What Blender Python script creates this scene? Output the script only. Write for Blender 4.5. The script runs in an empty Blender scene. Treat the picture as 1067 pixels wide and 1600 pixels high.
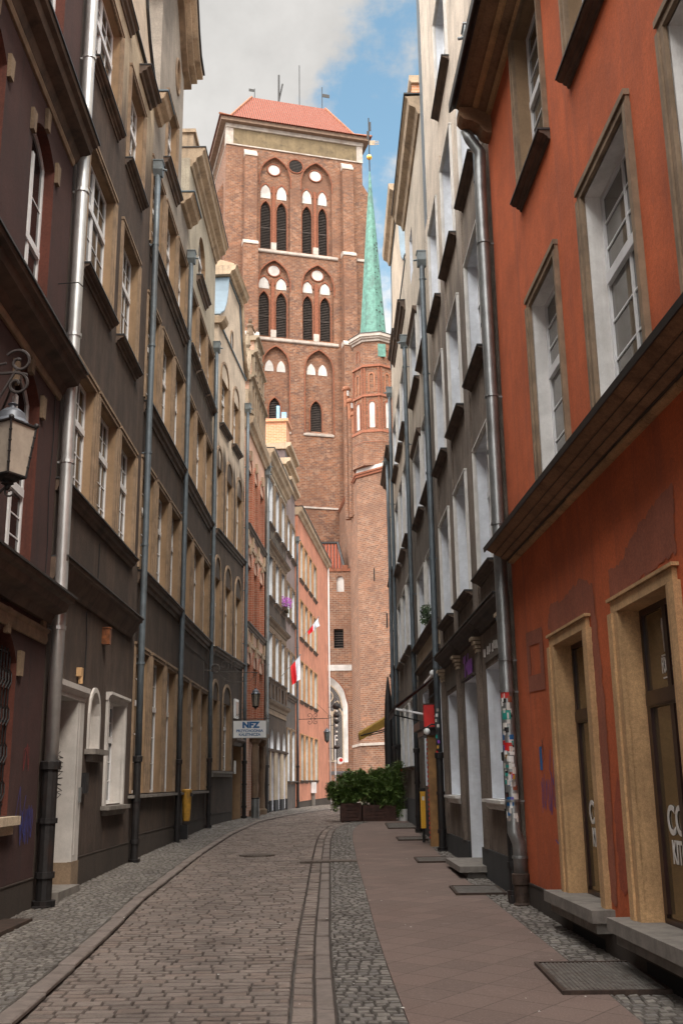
import bpy, math, random
from math import sin, cos, pi, radians, atan2, sqrt
from mathutils import Vector, Matrix
random.seed(7)
SC = bpy.context.scene
COL = SC.collection

# ------------------------------------------------------------------ camera
PIT, ROL = radians(14.5319), radians(-0.78319)
fwd = Vector((0, cos(PIT), sin(PIT))); up0 = Vector((0, -sin(PIT), cos(PIT))); rt0 = Vector((1, 0, 0))
rt = cos(ROL) * rt0 + sin(ROL) * up0; upv = -sin(ROL) * rt0 + cos(ROL) * up0
cam = bpy.data.cameras.new('camera'); co = bpy.data.objects.new('camera', cam); COL.objects.link(co)
M = Matrix.Identity(4)
for i in range(3):
    M[i][0] = rt[i]; M[i][1] = upv[i]; M[i][2] = -fwd[i]
M[2][3] = 1.6
co.matrix_world = M
cam.sensor_fit = 'VERTICAL'; cam.sensor_height = 36; cam.lens = 36.668
cam.clip_start = 0.1; cam.clip_end = 2000
SC.camera = co
SC.render.resolution_x = 682; SC.render.resolution_y = 1024

# ------------------------------------------------------------------ light
SUN_EL, SUN_AZ = radians(50), radians(146)     # azimuth clockwise from +Y: the sun stands behind the camera, to the right
w = bpy.data.worlds.new('World'); SC.world = w; w.use_nodes = True
def build_world():
    nt = w.node_tree; n = nt.nodes; l = nt.links; n.clear()
    out = n.new('ShaderNodeOutputWorld'); bg = n.new('ShaderNodeBackground')
    sky = n.new('ShaderNodeTexSky'); sky.sky_type = 'NISHITA'; sky.sun_disc = False
    sky.sun_elevation = SUN_EL; sky.sun_rotation = SUN_AZ; sky.dust_density = 1.2; sky.ozone_density = 1.6
    tc = n.new('ShaderNodeTexCoord')
    def math_(op, a, b=None, c=None):
        m = n.new('ShaderNodeMath'); m.operation = op
        for i, v in enumerate((a, b, c)):
            if v is None: continue
            if hasattr(v, 'links'): l.new(v, m.inputs[i])
            else: m.inputs[i].default_value = v
        return m.outputs[0]
    def noise(scale, det, rough, off=(0, 0, 0), sc=(1, 1, 1)):
        mp = n.new('ShaderNodeMapping'); mp.inputs['Location'].default_value = off; mp.inputs['Scale'].default_value = sc
        l.new(tc.outputs['Generated'], mp.inputs['Vector'])
        t = n.new('ShaderNodeTexNoise'); t.inputs['Scale'].default_value = scale; t.inputs['Detail'].default_value = det
        t.inputs['Roughness'].default_value = rough; l.new(mp.outputs[0], t.inputs['Vector']); return t.outputs['Fac']
    sep = n.new('ShaderNodeSeparateXYZ'); l.new(tc.outputs['Generated'], sep.inputs[0])
    X, Y, Z = sep.outputs
    # cloud cover: thick bank over most of the sky, a clear window over the right side of the street end
    big = noise(3.4, 7, .58, (3.1, .4, 1.7), (1, 1, 1.5))
    fine = noise(9, 8, .62, (1, 2, 5), (1, 1, 1.3))
    mr = n.new('ShaderNodeMapRange'); mr.interpolation_type = 'SMOOTHSTEP'
    l.new(X, mr.inputs['Value']); mr.inputs['From Min'].default_value = -.11; mr.inputs['From Max'].default_value = .06
    mr.inputs['To Min'].default_value = .36; mr.inputs['To Max'].default_value = -.10
    zz = n.new('ShaderNodeMapRange'); zz.interpolation_type = 'SMOOTHSTEP'
    l.new(Z, zz.inputs['Value']); zz.inputs['From Min'].default_value = .72; zz.inputs['From Max'].default_value = .86
    zz.inputs['To Min'].default_value = 0; zz.inputs['To Max'].default_value = .3
    yb = n.new('ShaderNodeMapRange'); l.new(Y, yb.inputs['Value']); yb.inputs['From Min'].default_value = .3; yb.inputs['From Max'].default_value = -.2
    yb.inputs['To Min'].default_value = 0; yb.inputs['To Max'].default_value = .2
    hz = n.new('ShaderNodeMapRange'); hz.interpolation_type = 'SMOOTHSTEP'; l.new(Z, hz.inputs['Value']); hz.inputs['From Min'].default_value = .50; hz.inputs['From Max'].default_value = .38
    hz.inputs['To Min'].default_value = 0; hz.inputs['To Max'].default_value = .22
    s = math_('ADD', math_('MULTIPLY', big, .75), math_('MULTIPLY', fine, .55))
    s = math_('ADD', math_('ADD', math_('ADD', s, hz.outputs[0]), mr.outputs[0]), math_('ADD', zz.outputs[0], yb.outputs[0]))
    cr = n.new('ShaderNodeMapRange'); cr.interpolation_type = 'SMOOTHSTEP'; l.new(s, cr.inputs['Value'])
    cr.inputs['From Min'].default_value = .60; cr.inputs['From Max'].default_value = .74
    # cloud brightness: glow added overhead and behind, out of view, to light the street
    glow_dir = Vector((-.30, -.32, .9)).normalized()
    dp = n.new('ShaderNodeVectorMath'); dp.operation = 'DOT_PRODUCT'; l.new(tc.outputs['Generated'], dp.inputs[0]); dp.inputs[1].default_value = glow_dir
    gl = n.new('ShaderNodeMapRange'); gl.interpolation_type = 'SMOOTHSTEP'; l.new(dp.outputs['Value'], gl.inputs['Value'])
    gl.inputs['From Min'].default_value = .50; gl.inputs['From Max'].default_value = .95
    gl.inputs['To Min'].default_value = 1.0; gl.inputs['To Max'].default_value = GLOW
    shade = noise(6, 6, .6, (7, 1, 3))
    sh = n.new('ShaderNodeMapRange'); l.new(shade, sh.inputs['Value']); sh.inputs['From Min'].default_value = .3; sh.inputs['From Max'].default_value = .7
    sh.inputs['To Min'].default_value = .76; sh.inputs['To Max'].default_value = 1.14
    lo = n.new('ShaderNodeMapRange'); lo.interpolation_type = 'SMOOTHSTEP'; l.new(Z, lo.inputs['Value']); lo.inputs['From Min'].default_value = .30; lo.inputs['From Max'].default_value = .62
    lo.inputs['To Min'].default_value = 1.7; lo.inputs['To Max'].default_value = .92
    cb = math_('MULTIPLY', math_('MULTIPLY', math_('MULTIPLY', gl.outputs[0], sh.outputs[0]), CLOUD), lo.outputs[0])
    cc = n.new('ShaderNodeMix'); cc.data_type = 'RGBA'; cc.blend_type = 'MULTIPLY'; cc.inputs[0].default_value = 1
    cc.inputs[6].default_value = (1, .972, .935, 1); l.new(cb, cc.inputs[7])
    sk = n.new('ShaderNodeMix'); sk.data_type = 'RGBA'; sk.blend_type = 'MULTIPLY'; sk.inputs[0].default_value = 1
    l.new(sky.outputs[0], sk.inputs[6]); sk.inputs[7].default_value = (SKYM * .95, SKYM * 1.04, SKYM * .84, 1)
    mx = n.new('ShaderNodeMix'); mx.data_type = 'RGBA'
    l.new(cr.outputs[0], mx.inputs[0]); l.new(sk.outputs[2], mx.inputs[6]); l.new(cc.outputs[2], mx.inputs[7])
    l.new(mx.outputs[2], bg.inputs['Color']); bg.inputs['Strength'].default_value = .1
    l.new(bg.outputs[0], out.inputs[0])
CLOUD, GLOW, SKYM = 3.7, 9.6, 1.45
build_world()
sun = bpy.data.lights.new('sun', 'SUN'); sun.energy = 1.2; sun.angle = radians(12); sun.color = (1, .9, .78)
so = bpy.data.objects.new('sun', sun); COL.objects.link(so)
so.rotation_euler = Vector((sin(SUN_AZ) * cos(SUN_EL), cos(SUN_AZ) * cos(SUN_EL), sin(SUN_EL))).to_track_quat('Z', 'Y').to_euler()
so.location = (20, -40, 90)
SC.view_settings.view_transform = 'Standard'; SC.view_settings.look = 'None'
SC.view_settings.exposure = 1.1; SC.view_settings.gamma = 1
SC.render.engine = 'CYCLES'; SC.cycles.max_bounces = 8; SC.cycles.diffuse_bounces = 5

# ------------------------------------------------------------------ materials
MATS = {}
class NT:
    def __init__(s, name):
        s.m = bpy.data.materials.new(name); s.m.use_nodes = True; s.nt = s.m.node_tree
        s.n = s.nt.nodes; s.l = s.nt.links; s.b = s.n['Principled BSDF']; s.tc = s.n.new('ShaderNodeTexCoord')
    def put(s, v, sock):
        if hasattr(v, 'links'): s.l.new(v, sock)
        elif isinstance(v, tuple) and len(v) == 3 and sock.type == 'RGBA': sock.default_value = (*v, 1)
        else: sock.default_value = v
    def vec(s, scale=(1, 1, 1), coord='Object', rot=(0, 0, 0)):
        mp = s.n.new('ShaderNodeMapping'); mp.inputs['Scale'].default_value = scale; mp.inputs['Rotation'].default_value = rot
        s.l.new(s.tc.outputs[coord], mp.inputs['Vector']); return mp.outputs[0]
    def noise(s, scale, det=5, rough=.6, vs=(1, 1, 1)):
        t = s.n.new('ShaderNodeTexNoise'); t.inputs['Scale'].default_value = scale; t.inputs['Detail'].default_value = det
        t.inputs['Roughness'].default_value = rough; s.l.new(s.vec(vs), t.inputs['Vector']); return t.outputs['Fac']
    def rng(s, v, a, b, c=0., d=1.):
        m = s.n.new('ShaderNodeMapRange'); m.interpolation_type = 'SMOOTHSTEP'; s.l.new(v, m.inputs['Value'])
        for k, x in zip(('From Min', 'From Max', 'To Min', 'To Max'), (a, b, c, d)): m.inputs[k].default_value = x
        return m.outputs[0]
    def mix(s, f, a, b, mode='MIX'):
        m = s.n.new('ShaderNodeMix'); m.data_type = 'RGBA'; m.blend_type = mode
        s.put(f, m.inputs[0]); s.put(a, m.inputs[6]); s.put(b, m.inputs[7]); return m.outputs[2]
    def math(s, op, a, b=0.):
        m = s.n.new('ShaderNodeMath'); m.operation = op; s.put(a, m.inputs[0]); s.put(b, m.inputs[1]); return m.outputs[0]
    def bump(s, h, st=.3, d=.01):
        b = s.n.new('ShaderNodeBump'); b.inputs['Strength'].default_value = st; b.inputs['Distance'].default_value = d
        s.l.new(h, b.inputs['Height']); s.l.new(b.outputs[0], s.b.inputs['Normal'])
    def done(s, col, rough=.85, metal=0.):
        s.put(col, s.b.inputs['Base Color']); s.put(rough, s.b.inputs['Roughness']); s.put(metal, s.b.inputs['Metallic'])
        MATS[s.m.name] = s.m; return s.m
def plaster(name, c, dirt=(.03, .025, .022), amt=.5, grain=.35, soot=None, streak=.5):
    t = NT(name)
    a = t.rng(t.noise(.9, 8, .7), .36, .66)
    col = t.mix(a, tuple(x * .82 for x in c), tuple(min(1, x * 1.18) for x in c))
    st = t.rng(t.noise(1.6, 6, .7, (2.6, 2.6, .12)), .48, .72)
    col = t.mix(t.math('MULTIPLY', st, streak), col, dirt)
    bl = t.rng(t.noise(1.7, 9, .72), .50, .74)
    col = t.mix(t.math('MULTIPLY', bl, amt), col, dirt)
    ch_ = t.math('MULTIPLY', t.rng(t.noise(.55, 9, .74, (1, 1, .7)), .50, .66), .35)
    lum = sum(c) / 3; col = t.mix(ch_, col, tuple(min(1, x * 1.2 + lum * .08) for x in c))
    if soot:        # (soot colour, clean above z, sooty below z): old soot washed off the upper storeys
        sp = t.n.new('ShaderNodeSeparateXYZ'); t.l.new(t.tc.outputs['Object'], sp.inputs[0])
        h = t.math('ADD', sp.outputs[2], t.math('MULTIPLY', t.noise(.8, 6, .65, (1.6, 1.6, .25)), 5.0))
        f = t.rng(h, soot[2] + 2.5, soot[1] + 2.5)
        f = t.rng(f, 0., 1., 1., 0.)
        sc = t.mix(t.rng(t.noise(1.6, 9, .75, (1, 1, .6)), .38, .68), tuple(x * .72 for x in soot[0]), tuple(x * 1.5 for x in soot[0]))
        sc = t.mix(t.math('MULTIPLY', t.rng(t.noise(1.1, 6, .7, (3.2, 3.2, .10)), .50, .72), .55), sc, tuple(x * 2.1 for x in soot[0]))
        col = t.mix(f, col, sc)
    sp2 = t.rng(t.noise(26, 2, .5), .765, .80)
    col = t.mix(t.math('MULTIPLY', sp2, .35), col, (.45, .42, .38))
    g = t.noise(140, 3, .6); g2 = t.noise(9, 5, .6)
    t.bump(t.math('ADD', t.math('MULTIPLY', g, .5), g2), grain, .012)
    ga = min(1., grain / .3); gg = t.math('MULTIPLY', t.rng(g, .3, .7, 1 - .16 * ga, 1 + .14 * ga), t.rng(t.noise(34, 4, .7), .3, .7, 1 - .14 * ga * ga, 1 + .12 * ga * ga))
    cm = t.n.new('ShaderNodeCombineColor'); [t.l.new(gg, cm.inputs[i]) for i in range(3)]
    col = t.mix(1., col, cm.outputs[0], 'MULTIPLY')
    return t.done(col, .92)
def simple(name, c, rough=.6, metal=0., var=.25, sc=6., bump=.15, dirt=None, damt=.4):
    t = NT(name)
    f = t.rng(t.noise(sc, 6, .65), .3, .7)
    col = t.mix(f, tuple(x * (1 - var) for x in c), tuple(min(1, x * (1 + var)) for x in c))
    if dirt: col = t.mix(t.math('MULTIPLY', t.rng(t.noise(sc * .6, 7, .7, (1, 1, .4)), .48, .7), damt), col, dirt)
    t.bump(t.noise(sc * 8, 4, .6), bump, .006)
    return t.done(col, rough, metal)
def brick(name, c1, c2, cm, dark=.5, sc=1., horiz='XZ', bw=.27, bh=.085):
    t = NT(name)
    ge = t.n.new('ShaderNodeNewGeometry'); cb = t.n.new('ShaderNodeCombineXYZ')
    cr_ = t.n.new('ShaderNodeVectorMath'); cr_.operation = 'CROSS_PRODUCT'; t.l.new(ge.outputs['True Normal'], cr_.inputs[0]); cr_.inputs[1].default_value = (0, 0, 1)
    nm = t.n.new('ShaderNodeVectorMath'); nm.operation = 'NORMALIZE'; t.l.new(cr_.outputs[0], nm.inputs[0])
    dt = t.n.new('ShaderNodeVectorMath'); dt.operation = 'DOT_PRODUCT'; t.l.new(nm.outputs[0], dt.inputs[0]); t.l.new(ge.outputs['Position'], dt.inputs[1])
    sp = t.n.new('ShaderNodeSeparateXYZ'); t.l.new(ge.outputs['Position'], sp.inputs[0])
    t.l.new(dt.outputs['Value'], cb.inputs[0]); t.l.new(sp.outputs[2], cb.inputs[1])
    br = t.n.new('ShaderNodeTexBrick'); t.l.new(cb.outputs[0], br.inputs['Vector'])
    br.inputs['Scale'].default_value = 1; br.inputs['Brick Width'].default_value = bw; br.inputs['Row Height'].default_value = bh
    br.inputs['Mortar Size'].default_value = .010 * sc * (bh / .085); br.inputs['Mortar Smooth'].default_value = .3; br.inputs['Bias'].default_value = -.1
    t.put(c1, br.inputs['Color1']); t.put(c2, br.inputs['Color2']); t.put(cm, br.inputs['Mortar'])
    # scattered dark headers: one value per cell
    wn = t.n.new('ShaderNodeTexVoronoi'); wn.inputs['Scale'].default_value = 1
    mp = t.n.new('ShaderNodeMapping'); mp.inputs['Scale'].default_value = (1 / (bw * .62), 1 / (bh * 1.25), 1); t.l.new(cb.outputs[0], mp.inputs[0]); t.l.new(mp.outputs[0], wn.inputs['Vector'])
    sc_ = t.n.new('ShaderNodeSeparateColor'); t.l.new(wn.outputs['Color'], sc_.inputs[0])
    dk = t.rng(sc_.outputs[0], .55, .75)
    pt = t.rng(t.noise(.35, 6, .7), .38, .62)
    col = t.mix(t.math('MULTIPLY', t.math('MULTIPLY', dk, pt), dark), br.outputs['Color'], (.085, .055, .048))
    lt = t.rng(sc_.outputs[1], .78, .84)
    col = t.mix(t.math('MULTIPLY', lt, .22), col, (.46, .31, .22))
    p2 = t.rng(t.noise(.22, 8, .72), .45, .68)
    col = t.mix(t.math('MULTIPLY', p2, .75), col, t.mix(.6, c1, (.075, .055, .045)))
    p3 = t.rng(t.noise(.5, 7, .7, (1, 1, 2)), .55, .75)
    col = t.mix(t.math('MULTIPLY', p3, .4), col, (.46, .20, .11))
    t.bump(br.outputs['Fac'], -.6, .012)
    return t.done(col, .9)
def tiles(name, c1, c2):
    t = NT(name)
    wv = t.n.new('ShaderNodeTexWave'); wv.bands_direction = 'X'; wv.inputs['Scale'].default_value = 1.35; wv.inputs['Distortion'].default_value = .15
    t.l.new(t.vec(), wv.inputs['Vector'])
    wz = t.n.new('ShaderNodeTexWave'); wz.bands_direction = 'Z'; wz.inputs['Scale'].default_value = 1.1; wz.wave_profile = 'SAW'
    t.l.new(t.vec(), wz.inputs['Vector'])
    col = t.mix(t.rng(wv.outputs['Fac'], .1, .8), c2, c1)
    col = t.mix(t.math('MULTIPLY', t.rng(wz.outputs['Fac'], .75, 1.), .5), col, c2)
    col = t.mix(t.math('MULTIPLY', t.rng(t.noise(2.2, 6, .7), .45, .7), .4), col, (.25, .09, .06))
    t.bump(wv.outputs['Fac'], .8, .06)
    return t.done(col, .75)
def stone_island(name, c, var, rough=.7, dirt=(.04, .03, .025), tint=None):
    t = NT(name)
    ge = t.n.new('ShaderNodeNewGeometry')
    f = ge.outputs['Random Per Island']
    col = t.mix(f, tuple(x * (1 - var) for x in c), tuple(min(1, x * (1 + var)) for x in c))
    if tint: col = t.mix(t.math('MULTIPLY', t.rng(t.math('FRACT', t.math('MULTIPLY', f, 17.3)), .6, .9), .5), col, tint)
    col = t.mix(t.math('MULTIPLY', t.rng(t.noise(1.3, 7, .7), .45, .7), .45), col, dirt)
    col = t.mix(t.math('MULTIPLY', t.rng(t.noise(45, 4, .65), .4, .7), .35), col, dirt)
    t.bump(t.noise(38, 5, .65), .5, .01)
    return t.done(col, rough)
def glass(name, dark=(.012, .013, .014), light=(.10, .09, .075)):
    t = NT(name)
    oi = t.n.new('ShaderNodeObjectInfo')
    f = t.rng(oi.outputs['Random'], .45, .95)
    f = t.math('MULTIPLY', f, t.rng(t.noise(3, 2, .5, (3, 3, .2)), .3, .7, .4, 1.))
    col = t.mix(f, dark, light)
    t.b.inputs['Specular IOR Level'].default_value = .6
    return t.done(col, .06)

plaster('purple_plaster', (.052, .020, .017), (.020, .014, .014), .5)
plaster('red_brown_plaster', (.105, .030, .019), (.03, .016, .014), .35)
plaster('soot_cream_plaster', (.46, .37, .26), (.14, .11, .085), .3, .4, soot=((.056, .036, .026), 15.6, 12.2))
plaster('soot_grey_plaster', (.28, .24, .20), (.12, .10, .085), .3, .4, soot=((.056, .036, .0245), 15.3, 11.4))
plaster('cream_soot_plaster', (.56, .46, .36), (.2, .16, .12), .25, .35, soot=((.060, .040, .0275), 12.2, 11.0))
plaster('light_soot_plaster', (.40, .35, .27), (.14, .12, .10), .3, .4, soot=((.052, .034, .0235), 13.2, 11.2))
plaster('plinth_plaster', (.048, .034, .025), (.022, .019, .017), .5, .3)
plaster('dark_plinth', (.035, .035, .036), (.02, .018, .018), .3, .2)
plaster('tan_reveal', (.29, .19, .11), (.11, .07, .042), .4, .12, streak=.35)
plaster('white_reveal', (.72, .70, .68), (.42, .38, .34), .35, .08, streak=.3)
plaster('blue_white_reveal', (.70, .73, .78), (.38, .37, .36), .3, .08, streak=.3)
plaster('orange_plaster', (.50, .105, .030), (.27, .070, .034), .4, .4, streak=.55)
plaster('patch_plaster', (.31, .092, .050), (.22, .075, .045), .4, .3)
plaster('red_patch_plaster', (.34, .07, .028), (.16, .04, .02), .4, .3)
plaster('salmon_plaster', (.52, .215, .135), (.30, .12, .085), .35, .25, streak=.35)
plaster('grey_rough_plaster', (.60, .51, .42), (.15, .12, .1), .4, .9, soot=((.155, .122, .098), 12.6, 8.6))
plaster('grey_beige_plaster', (.50, .43, .35), (.15, .13, .11), .35, .8, soot=((.12, .098, .08), 11.6, 7.8))
plaster('mauve_plaster', (.22, .165, .155), (.09, .07, .065), .35, .3, soot=((.085, .07, .062), 9, 6))
plaster('pale_stone', (.50, .40, .29), (.16, .12, .09), .45, .35)
plaster('sandstone', (.50, .305, .15), (.20, .115, .058), .45, .3, streak=.4)
plaster('weathered_stone', (.45, .34, .235), (.10, .08, .065), .6, .4)
plaster('tower_render', (.21, .155, .088), (.07, .055, .04), .9, .5)
plaster('white_plaster', (.56, .53, .50), (.34, .30, .27), .45, .15, streak=.2)
plaster('door_white', (.50, .47, .44), (.25, .22, .2), .3, .12, streak=.25)
simple('brown_moulding', (.095, .060, .040), .7, var=.35, sc=3, dirt=(.015, .011, .01), damt=.7)
simple('tan_moulding', (.24, .165, .105), .8, var=.25, sc=4, dirt=(.08, .055, .04), damt=.5)
simple('white_moulding', (.62, .60, .57), .75, var=.12, sc=4, dirt=(.3, .27, .24), damt=.4)
simple('black_metal', (.012, .011, .012), .55, var=.3)
simple('lead_cap', (.022, .021, .021), .5, var=.3, dirt=(.06, .055, .05))
simple('iron_rust', (.055, .035, .026), .7, .3, var=.5, sc=8)
simple('cast_iron', (.016, .014, .014), .6, .2, var=.4, sc=10, dirt=(.05, .02, .012), damt=.5)
simple('zinc_pipe', (.12, .145, .165), .5, .35, var=.15, sc=5, dirt=(.08, .07, .06), damt=.5)
simple('silver_pipe', (.66, .66, .65), .34, .72, var=.12, sc=3, bump=.05, dirt=(.3, .28, .26), damt=.3)
simple('dull_pipe', (.26, .27, .27), .4, .7, var=.2, sc=4, bump=.1, dirt=(.12, .11, .1), damt=.5)
simple('zinc_sheet', (.13, .18, .22), .6, .1, var=.1, sc=2)
simple('white_frame', (.74, .74, .75), .4, var=.06, sc=5, dirt=(.4, .38, .36), damt=.3)
simple('dark_frame', (.028, .011, .009), .35, var=.3, sc=6)
simple('copper', (.10, .235, .19), .6, .1, var=.3, sc=3, dirt=(.06, .10, .085), damt=.8)
simple('gold', (.9, .55, .12), .3, .9, var=.1)
simple('louvre', (.050, .038, .032), .8, var=.35, sc=5)
simple('louvre_gap', (.006, .005, .005), .9)
simple('frosted_glass', (.40, .34, .28), .35, var=.12, sc=8)
simple('yellow_paint', (.50, .26, .035), .5, var=.25, sc=8, dirt=(.15, .09, .04), damt=.7)
simple('amber_paint', (.72, .38, .02), .4, var=.05)
simple('red_paint', (.55, .015, .012), .45, var=.15, sc=6)
simple('flag_red', (.70, .02, .03), .8, var=.1)
simple('flag_white', (.72, .76, .86), .8, var=.08)
simple('sign_white', (.74, .74, .73), .4, var=.04)
simple('sign_blue', (.01, .10, .27), .4, var=.05)
simple('letter_white', (.62, .60, .58), .5, var=.05)
simple('purple_paint', (.25, .06, .45), .5, var=.2)
simple('teal_paint', (.02, .30, .25), .5); simple('blue_paint', (.01, .12, .33), .5); simple('graffiti_blue', (.04, .055, .28), .8, var=.2)
simple('graffiti_black', (.015, .013, .012), .7); simple('graffiti_red', (.28, .02, .02), .8); simple('graffiti_pale', (.25, .22, .2), .8)
simple('paper', (.62, .60, .56), .6, var=.1)
simple('amber_lamp', (.20, .065, .02), .5, var=.5, sc=12, dirt=(.05, .02, .01)); simple('wood_planter', (.060, .024, .016), .7, var=.4, sc=7)
simple('awning_yellow', (.38, .22, .04), .8, var=.25, sc=4, dirt=(.15, .08, .02)); simple('awning_dark', (.03, .016, .014), .8); simple('awning_red', (.25, .04, .02), .8)
simple('ochre_door', (.26, .135, .045), .6, var=.3, sc=4, dirt=(.1, .05, .02), damt=.5)
simple('pink_door', (.28, .10, .075), .6, var=.2, sc=4)
simple('soil', (.03, .02, .015), .9); simple('curtain', (.40, .22, .07), .8)
simple('grate_steel', (.19, .175, .16), .5, .5, var=.3, sc=12, dirt=(.08, .04, .025), damt=.6)
simple('kerb_stone', (.185, .15, .13), .75, var=.18, sc=9, bump=.4, dirt=(.09, .065, .05), damt=.5)
simple('concrete', (.19, .17, .15), .8, var=.2, sc=7, bump=.4, dirt=(.06, .05, .04))
simple('blue_metal', (.25, .45, .65), .5); simple('mauve_sheet', (.10, .065, .062), .5)
simple('brick_plain', (.24, .085, .045), .9, var=.3, sc=9, bump=.4)
simple('terracotta', (.33, .135, .072), .85, var=.25, sc=5, bump=.4)
stone_island('sett', (.225, .180, .152), .17, .6, tint=(.23, .16, .125))
stone_island('cobble', (.19, .172, .15), .26, .62, tint=(.12, .115, .115))
stone_island('joint_soil', (.055, .042, .034), .1, .95)
stone_island('petal', (.45, .10, .50), .3, .7)
stone_island('leaf', (.12, .20, .045), .5, .45, dirt=(.04, .075, .02), tint=(.19, .22, .05))
stone_island('dark_leaf', (.030, .062, .018), .5, .5, dirt=(.012, .02, .008))
brick('church_brick', (.26, .100, .046), (.135, .055, .032), (.27, .20, .145), .6, bw=.44, bh=.15)
brick('church_brick_lower', (.27, .115, .060), (.15, .070, .044), (.31, .24, .18), .3, bw=.44, bh=.15)
brick('house_brick', (.42, .135, .075), (.34, .10, .05), (.42, .28, .2), .15)
brick('pink_brick', (.62, .36, .25), (.54, .29, .20), (.60, .45, .36), .1)
brick('bright_brick', (.62, .27, .13), (.52, .20, .09), (.60, .44, .34), .1)
tiles('roof_tiles', (.30, .056, .018), (.10, .035, .022))
glass('window_glass')
glass('curtained_glass', (.055, .048, .040), (.14, .12, .095))
simple('zinc_hopper', (.15, .175, .185), .5, .3, var=.2, sc=6)
plaster('trim_stone', (.22, .155, .10), (.09, .06, .04), .5)
plaster('dark_carved_stone', (.17, .115, .075), (.05, .035, .025), .6, .5)
glass('shop_glass', (.10, .066, .03), (.20, .13, .055))

def paving():
    t = NT('red_paving')
    br = t.n.new('ShaderNodeTexBrick'); t.l.new(t.vec((1, 1, 1), rot=(0, 0, radians(38))), br.inputs['Vector'])
    br.inputs['Scale'].default_value = 1; br.inputs['Brick Width'].default_value = .36; br.inputs['Row Height'].default_value = .36; br.offset = 0
    br.inputs['Mortar Size'].default_value = .0055; br.inputs['Mortar Smooth'].default_value = .3
    t.put((.175, .122, .102), br.inputs['Color1']); t.put((.125, .088, .074), br.inputs['Color2']); t.put((.06, .042, .036), br.inputs['Mortar'])
    col = t.mix(t.math('MULTIPLY', t.rng(t.noise(1.1, 8, .7), .42, .7), .55), br.outputs['Color'], (.13, .082, .066))
    col = t.mix(t.math('MULTIPLY', t.rng(t.noise(60, 3, .6), .45, .7), .35), col, (.30, .21, .17))
    col = t.mix(t.math('MULTIPLY', t.rng(t.noise(7, 6, .75), .60, .72), .4), col, (.10, .075, .065))
    vo = t.n.new('ShaderNodeTexVoronoi'); vo.inputs['Scale'].default_value = 2.6; t.l.new(t.vec(), vo.inputs['Vector'])
    col = t.mix(t.math('MULTIPLY', t.rng(vo.outputs['Distance'], .055, .035), .5), col, (.045, .035, .03))
    col = t.mix(t.math('MULTIPLY', t.rng(t.noise(2.4, 9, .8), .56, .66), .35), col, (.26, .21, .18))
    t.bump(t.math('ADD', t.math('MULTIPLY', br.outputs['Fac'], -1.), t.math('MULTIPLY', t.noise(90, 4, .6), .5)), .45, .006)
    return t.done(col, .72)
paving()
plaster('gable_stone', (.30, .235, .165), (.08, .06, .045), .7, .5)
plaster('house_cornice', (.24, .18, .13), (.07, .05, .04), .6, .4)
stone_island('sett_edge', (.155, .122, .103), .15, .8)
stone_island('cobble_edge', (.125, .11, .096), .15, .85)
simple('ground_dark', (.13, .11, .095), .9, var=.3, sc=2)

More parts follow.
